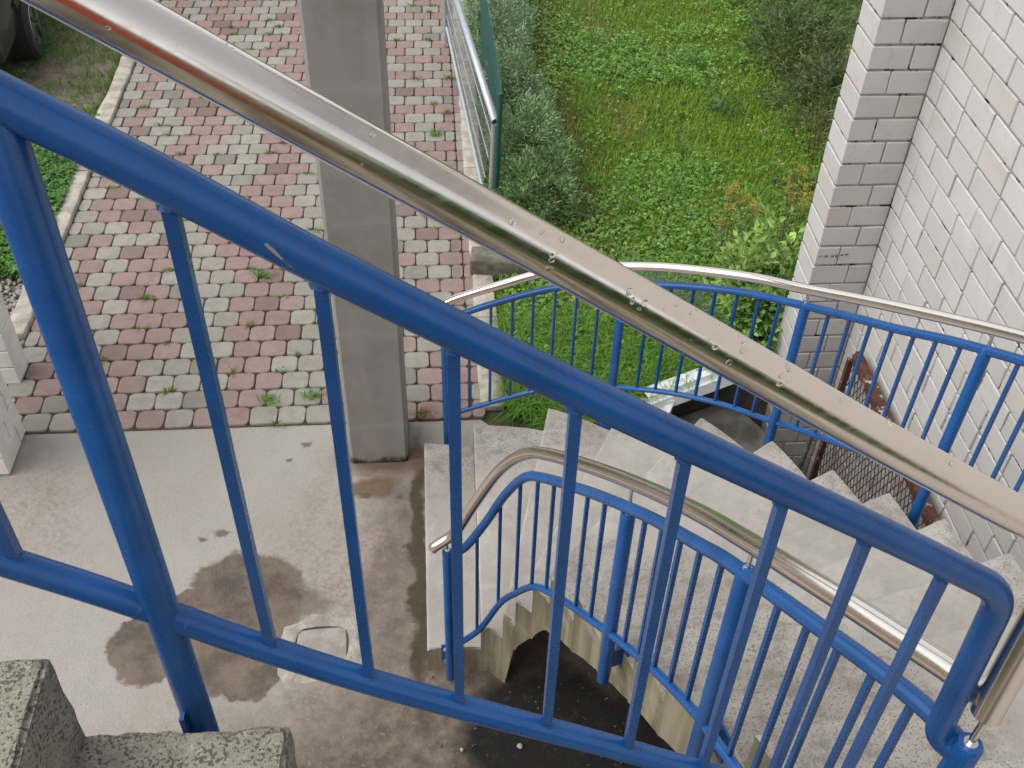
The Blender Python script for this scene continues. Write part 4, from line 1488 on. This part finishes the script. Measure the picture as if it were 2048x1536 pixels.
n = 2600
xs = r.uniform(-3.3, -2.50, n); ys = r.uniform(4.30, 6.6, n)
ok = ~((xs > -2.62) & (ys > 5.08)) & ~((xs < -2.41) & (ys > 4.68) & (ys < 4.88))
tag(link("gravel", pebbles("gravel", xs[ok], ys[ok], .010, .021, 5, -.01), M['pebble']), kind='stuff')
xs = r.uniform(-2.49, -2.31, 130); ys = r.uniform(4.33, 4.69, 130)
n = 500
xs = r.uniform(-4.6, -2.62, n); ys = r.uniform(6.8, 11, n)
tag(link("scattered_pebbles", pebbles("scattered_pebbles", xs, ys, .004, .011, 6, -.012), M['pebble']), kind='stuff')


# weeds in the joints of the driveway and along edges
def tuft(cx, cy, rad, n, h, a, b, seed, lab, grp, leafy=False):
    rr_ = np.random.default_rng(seed)
    an = rr_.uniform(0, 6.28, n); q = rad * np.sqrt(rr_.random(n))
    xy = np.stack([cx + q * np.cos(an) * 1.4, cy + q * np.sin(an) * .7], 1)
    c = np.clip(tint(n, a, b, rr_), .004, 1)
    V, Q, T, C = blades(xy, h, .0055, 1.1, c, seed, .012)
    pr = [(V, [Q, T], C)]
    if leafy:
        k = max(6, n // 3)
        an = rr_.uniform(0, 6.28, k)
        V, T2, C = leaves(np.stack([cx + rr_.normal(0, rad * .3, k), cy + rr_.normal(0, rad * .3, k), rr_.uniform(.015, .035, k)], 1), np.stack([rr_.normal(0, .4, k), rr_.normal(0, .4, k), np.ones(k)], 1), np.stack([np.cos(an), np.sin(an), .2 + 0 * an], 1), h * rr_.uniform(.4, .8, k), .011, np.clip(tint(k, a, b, rr_), .004, 1))
        pr.append((V, [T2], C))
    V, F, C = merge(pr)
    o = link("weed_tuft", np_mesh("weed_tuft", V, F, C), M['grass'])
    tag(o, lab, "weed", grp)


rw = random.Random(14)
G1 = "weeds growing in the driveway joints"
for i in range(96):
    t = rw.random()
    row = int(t ** .8 * 40)
    y = DY0 + .005 + row * PD
    x = rw.uniform(-2.35, .18)
    if -.52 < x < -.16 and y < 5.6: continue
    tuft(x, y, rw.uniform(.012, .032), rw.randint(14, 34), rw.uniform(.026, .055), (.12, .19, .03), (.22, .30, .06), 100 + i, "little grass weed growing in a joint between the driveway pavers", G1)
for i, (x, y, lab) in enumerate(((.03, 7.42, "bright leafy weed rosette in the joints near the gate"), (-.34, 4.70, "leafy weed beside the foot of the pillar"), (-.98, 4.48, "low spreading weed in the joint near the concrete edge"), (-.72, 4.50, "tufted bright weed in the last joints left of the pillar"), (-.10, 4.33, "dry reddish weed at the paver edge right of the pillar"), (-1.12, 5.66, "leafy weed with dark stalks in the middle of the drive"))):
    dry = 'dry' in lab
    tuft(x, y, .045, 34, .065, (.16, .12, .04) if dry else (.10, .22, .03), (.30, .21, .08) if dry else (.20, .36, .06), 300 + i, lab, None, True)
# grass fringe growing over the kerbs
xs = np.concatenate([r.uniform(-2.66, -2.585, 1600), r.uniform(.355, .42, 1500)]); ys = np.concatenate([r.uniform(5.9, 12, 1600), r.uniform(4.5, 12, 1500)])
ok = vnoise(xs, ys, 3, 61) > .45
c = np.clip(tint(ok.sum(), (.06, .12, .02), (.12, .20, .035), r), .004, 1)
V, Q, T, C = blades(np.stack([xs[ok], ys[ok]], 1), .055, .006, 1.1, c, 62, .0)
tag(link("kerb_fringe", np_mesh("kerb_fringe", V, [Q, T], C), M['grass']), kind='stuff')


def bush(cx, cy, rx, ry, h, n, leaf, wid, a, b, seed, label, name="hedge_bush", group="hedge bushes behind the wire fence", z0=.0):
    rr_ = np.random.default_rng(seed)
    root = empty(name, (cx, cy, 0))
    # leaf clumps through the outer shell of an irregular dome
    m = n // 7
    u = rr_.normal(0, 1, (m, 3)); u[:, 2] = np.abs(u[:, 2]) * .9; u /= np.linalg.norm(u, axis=1)[:, None]
    rad = rr_.uniform(.45, 1.0, m) ** .6
    lump = 1 + .55 * (vnoise(u[:, 0] * 2 + cx, u[:, 1] * 2 + u[:, 2] * 2 + cy, 1.6, seed % 50) - .5) * 2
    P = np.stack([cx + u[:, 0] * rx * rad * lump, cy + u[:, 1] * ry * rad * lump, z0 + u[:, 2] * h * rad * lump + .03], 1)
    rep = 7
    pos = np.repeat(P, rep, 0) + rr_.normal(0, .022, (m * rep, 3))
    out = np.repeat(u, rep, 0)
    d = out + rr_.normal(0, .55, (m * rep, 3)) + [0, 0, .35]
    nn = np.cross(d, rr_.normal(0, 1, (m * rep, 3))); nn[nn[:, 2] < 0] *= -1
    cc = np.repeat(tint(m, a, b, rr_, .22), rep, 0) * (1 + rr_.normal(0, .12, (m * rep, 1)))
    V, T, C = leaves(pos, nn + [0, 0, .3], d, leaf * rr_.uniform(.6, 1.3, m * rep), wid * rr_.uniform(.7, 1.2, m * rep), np.clip(cc, .004, 1))
    link("foliage", np_mesh("foliage", V, [T], C), M['leaf'], root)
    b_ = MB()
    for i in range(14):
        e = u[rr_.integers(0, m)]
        p1 = Vector((cx + e[0] * rx * .75, cy + e[1] * ry * .75, z0 + e[2] * h * .75))
        p0 = Vector((cx + e[0] * rx * .1, cy + e[1] * ry * .1, -.02))
        b_.tube([p0, p0.lerp(p1, .5) + Vector((0, 0, .04)), p1], [.007, .005, .002], 5)
    b_.build("stems", M['stem'], root)
    tag(root, label, {"hedge_bush": "bush", "weed_clump": "weeds"}.get(name, "shrub"), group)
    return root


hl = ["rounded dark green bush at the near end of the hedge by the gate post", "second hedge bush along the green wire fence", "third hedge bush along the green wire fence with greyer leaves", "pale grey green hedge bush farther up the wire fence", "last hedge bush at the top edge along the wire fence"]
for i, (cx, cy, rx, ry, h) in enumerate(((.70, 6.32, .30, .42, .42), (.67, 7.02, .24, .46, .46), (.66, 7.82, .24, .52, .48), (.64, 8.72, .24, .55, .50), (.64, 9.75, .26, .62, .52))):
    pal = (((.09, .18, .06), (.26, .40, .17)), ((.12, .22, .09), (.31, .45, .22)), ((.15, .25, .11), (.34, .47, .25)), ((.18, .28, .15), (.38, .50, .30)), ((.16, .28, .11), (.35, .48, .23)))[i]
    bush(cx, cy, rx, ry, h, 7000, .036, .013, *pal, 200 + i, hl[i])


def stalk_plant(name, cx, cy, nst, h, spread, leafL, leafW, per, a, b, seed, label, cat, plume=None, droop=.3, zl=.15):
    """upright stems with leaves all along, optional yellow plume on top"""
    rr_ = np.random.default_rng(seed)
    root = empty(name, (cx, cy, 0))
    bs = MB(); P, D, Nn, Cc, L = [], [], [], [], []
    pP = []
    for i in range(nst):
        an = rr_.uniform(0, 6.28); q = spread * math.sqrt(rr_.random())
        x0, y0 = cx + q * math.cos(an) * .5, cy + q * math.sin(an) * .5
        hh = h * rr_.uniform(.7, 1.1)
        tx, ty = cx + q * math.cos(an) * 1.25 + rr_.normal(0, .03), cy + q * math.sin(an) * 1.25 + rr_.normal(0, .03)
        p0, p2 = np.array((x0, y0, -.02)), np.array((tx, ty, hh))
        p1 = (p0 + p2) / 2 + np.array((0, 0, hh * .08))
        bs.tube([p0, p1, p2], [.004, .003, .0015], 5)
        t = np.linspace(zl, .98, per)
        pt = np.outer((1 - t) ** 2, p0) + np.outer(2 * t * (1 - t), p1 + (p1 - (p0 + p2) / 2)) + np.outer(t * t, p2)
        aa = rr_.uniform(0, 6.28) + np.arange(per) * 2.4
        dd = np.stack([np.cos(aa), np.sin(aa), rr_.normal(.1, .25, per)], 1)
        P.append(pt); D.append(dd)
        Nn.append(np.stack([rr_.normal(0, .35, per) - dd[:, 0] * -.3, rr_.normal(0, .35, per), np.ones(per)], 1))
        L.append(leafL * rr_.uniform(.6, 1.15, per) * (1 - .35 * t))
        Cc.append(tint(per, a, b, rr_, .15))
        if plume:
            pP.append(p2)
    L = np.concatenate(L)
    V, T, C = leaves(np.concatenate(P), np.concatenate(Nn), np.concatenate(D), L, L * (leafW / leafL), np.clip(np.concatenate(Cc), .004, 1))
    link("foliage", np_mesh("foliage", V, [T], C), M['leaf'], root)
    bs.build("stems", M['stem'], root)
    if plume:
        Q, DD = [], []
        for p in pP:
            for j in range(8):
                an = rr_.uniform(0, 6.28); ln = rr_.uniform(.03, .085)
                s = np.linspace(.05, 1, 22)[:, None]
                dirv = np.array((math.cos(an), math.sin(an), .35))
                Q.append(p + np.array((0, 0, -.02 + .01 * j)) + s * ln * dirv - np.array((0, 0, 1)) * (s * ln) ** 2 * 2.5 + rr_.normal(0, .0035, (22, 3)))
        Q = np.concatenate(Q); k = len(Q)
        V, T, C = leaves(Q, rr_.normal(0, 1, (k, 3)) + [0, 0, .8], rr_.normal(0, 1, (k, 3)), .014, .008, np.clip(tint(k, *plume, rr_, .2), .004, 1))
        link("flower_plume", np_mesh("flower_plume", V, [T], C), M['leaf'], root)
    tag(root, label, cat)
    return root


bush(2.02, 5.12, .33, .36, .60, 3400, .068, .031, (.17, .31, .065), (.39, .54, .16), 221, "light green shrub with broad leaves growing beside the brick pier", "leafy_shrub", "leafy shrubs beside the brick pier")
bush(1.95, 4.88, .20, .16, .34, 1000, .075, .036, (.10, .24, .05), (.26, .42, .12), 222, "low leafy plant at the foot of the brick pier behind the railing", "leafy_shrub", "leafy shrubs beside the brick pier")
stalk_plant("goldenrod", 1.86, 5.46, 7, .66, .14, .08, .018, 20, (.10, .15, .04), (.16, .22, .07), 403, "goldenrod with drooping ochre plumes left of the light green shrub", "plant", ((.36, .32, .06), (.52, .46, .12)))
stalk_plant("goldenrod", 2.30, 5.60, 5, .62, .10, .08, .018, 18, (.10, .15, .04), (.16, .22, .07), 404, "goldenrod with yellow plumes tucked behind the light green shrub", "plant", ((.36, .33, .06), (.52, .47, .13)))
stalk_plant("tall_goldenrod", 2.86, 6.75, 4, 1.28, .12, .10, .018, 46, (.07, .13, .045), (.13, .21, .08), 405, "tall goldenrod with a yellow flower head close behind the brick pier", "plant", ((.55, .38, .02), (.65, .48, .05)))
bush(3.32, 7.72, .44, .50, .46, 4200, .06, .014, (.07, .10, .04), (.20, .25, .10), 206, "dark brownish clump of tall weeds behind the brick pier", "weed_clump", "weed clumps at the top of the lawn")
bush(3.28, 8.75, .46, .58, .48, 4200, .065, .014, (.06, .11, .035), (.17, .26, .09), 207, "dark overgrown clump of weeds left of the tall goldenrod", "weed_clump", "weed clumps at the top of the lawn")
bush(3.62, 9.75, .65, .7, .62, 5200, .065, .015, (.07, .11, .035), (.18, .26, .09), 208, "dark weed clump at the top edge nearest the brick pier", "weed_clump", "weed clumps at the top of the lawn")
stalk_plant("weed_stalks", 3.15, 8.15, 30, .70, .50, .07, .012, 30, (.08, .13, .045), (.20, .27, .11), 412, "tall thin weed stalks rising out of the dark weed clumps", "weeds")
stalk_plant("dry_stalks", 2.98, 7.05, 20, .5, .20, .05, .008, 14, (.17, .12, .06), (.24, .18, .09), 409, "dry straw coloured weed stalks in front of the dark weed clump", "weeds")
stalk_plant("dock_plant", 2.68, 6.62, 8, .16, .16, .17, .05, 4, (.05, .13, .03), (.11, .23, .06), 410, "broad leaved green dock plant beside the brick pier on the lawn", "plant", zl=.3)
stalk_plant("dock_plant", 2.35, 7.75, 8, .16, .16, .17, .05, 4, (.05, .13, .03), (.11, .23, .06), 411, "broad leaved green dock plant left of the dark weed clump", "plant", zl=.3)

# ------------------------------------------------------------------ parked car at the top left corner
car = tag(empty("parked_car", (-4.22, 9.3, 0), R(7.2)), "dark green parked car with a bright wheel rim on the left verge", "car")
mw = Matrix.Translation((-4.22, 9.3, 0)) @ Matrix.Rotation(R(7.2), 4, 'Z')


def carpart(name, verts, faces, mat, bevel=.0, parent=car, smooth=35):
    b = MB(); b.add([mw @ Vector(v) for v in verts], faces)
    return b.build(name, mat, parent, smooth=smooth, bevel=bevel, seg=2)


def loft(sections):
    """sections: list of (y, half profile [(x,z)...]) mirrored in x"""
    V, F = [], []
    m = len(sections[0][1]) * 2
    for y, pr in sections:
        V += [(x, y, z) for x, z in pr] + [(-x, y, z) for x, z in pr[::-1]]
    for i in range(len(sections) - 1):
        for k in range(m):
            k2 = (k + 1) % m
            F.append((i * m + k, i * m + k2, (i + 1) * m + k2, (i + 1) * m + k))
    F.append(tuple(range(m - 1, -1, -1))); F.append(tuple((len(sections) - 1) * m + k for k in range(m)))
    return V, F


body = [(-1.30, [(.62, .30), (.70, .42), (.70, .62), (.64, .72)]), (-1.15, [(.70, .24), (.78, .36), (.80, .66), (.72, .80)]), (0, [(.72, .20), (.80, .34), (.83, .68), (.75, .88)]), (1.9, [(.72, .20), (.80, .34), (.83, .68), (.75, .88)]), (2.55, [(.62, .30), (.72, .42), (.76, .66), (.66, .82)])]
carpart("body", *loft(body), M['carpaint'])
cab = [(-.35, [(.70, .86), (.70, .88), (.68, .90), (.60, .905)]), (.15, [(.72, .86), (.66, 1.20), (.62, 1.32), (.52, 1.36)]), (1.5, [(.72, .86), (.66, 1.22), (.62, 1.34), (.52, 1.39)]), (2.1, [(.66, .82), (.64, .86), (.60, .90), (.5, .92)])]
carpart("cabin", *loft(cab), M['carglass'])
carpart("roof", *loft([(.12, [(.63, 1.315), (.63, 1.33), (.6, 1.35), (.5, 1.385)]), (1.5, [(.63, 1.325), (.63, 1.345), (.6, 1.37), (.5, 1.41)])]), M['carpaint'])
b = MB(); b.box((0, 0, 0), (.02, 2.9, .055)); carpart("side_strip", [(v[0] + .825, v[1] + .6, v[2] + .56) for v in b.v], b.f, M['plastic'])
b = MB(); b.box((0, 0, 0), (1.5, .10, .16)); carpart("bumper", [(v[0], v[1] - 1.30, v[2] + .40) for v in b.v], b.f, M['plastic'], bevel=.02)
b = MB(); b.box((0, 0, 0), (.16, .05, .09)); carpart("indicator_lamp", [(v[0] + .60, v[1] - 1.31, v[2] + .58) for v in b.v], b.f, M['lamp'], bevel=.01)
for sx in (1, -1):
    for yy in (-.55, 1.75):
        b = MB(); b.tube([(sx * .66, yy, .29), (sx * .69, yy, .29), (sx * .84, yy, .29), (sx * .87, yy, .29)], [.26, .29, .29, .26], 28)
        w = carpart("wheel", b.v, b.f, M['tyre'])
        b = MB(); b.tube([(sx * .862, yy, .29), (sx * .872, yy, .29), (sx * .876, yy, .29)], [.185, .18, .12], 24)
        carpart("rim", b.v, b.f, M['chrome'], parent=w)
        b = MB()
        for q in range(5):
            a = q * 2 * math.pi / 5
            b.bar((sx * .879, yy + .03 * math.cos(a), .29 + .03 * math.sin(a)), (sx * .879, yy + .16 * math.cos(a), .29 + .16 * math.sin(a)), .02, .012, (1, 0, 0))
        carpart("spokes", b.v, b.f, M['plastic'], parent=w)

# ------------------------------------------------------------------ what stands behind the viewpoint and shows in the polished handrail
b = MB(); b.box((-6.2, -9.5, 3.2), (11.5, 3.0, 6.4))
rh = tag(b.build("neighbour_house", simple("red_render", (.52, .10, .055), .8, c2=(.42, .085, .05), scale=2)), "red rendered neighbouring house mirrored in the steel handrail", "house")
b = MB(); b.prism([(-12.2, -11.3), (-.2, -11.3), (-.2, -7.7), (-12.2, -7.7)], 6.4, 6.6); b.build("roof", simple("roof_slab", (.30, .29, .28), .8), rh)
bush(5.2, -9.0, 3.4, 2.2, 5.6, 9000, .34, .20, (.06, .13, .03), (.15, .27, .06), 231, "large green tree crown mirrored in the right part of the steel handrail", "garden_tree", "trees behind the viewpoint", .3)
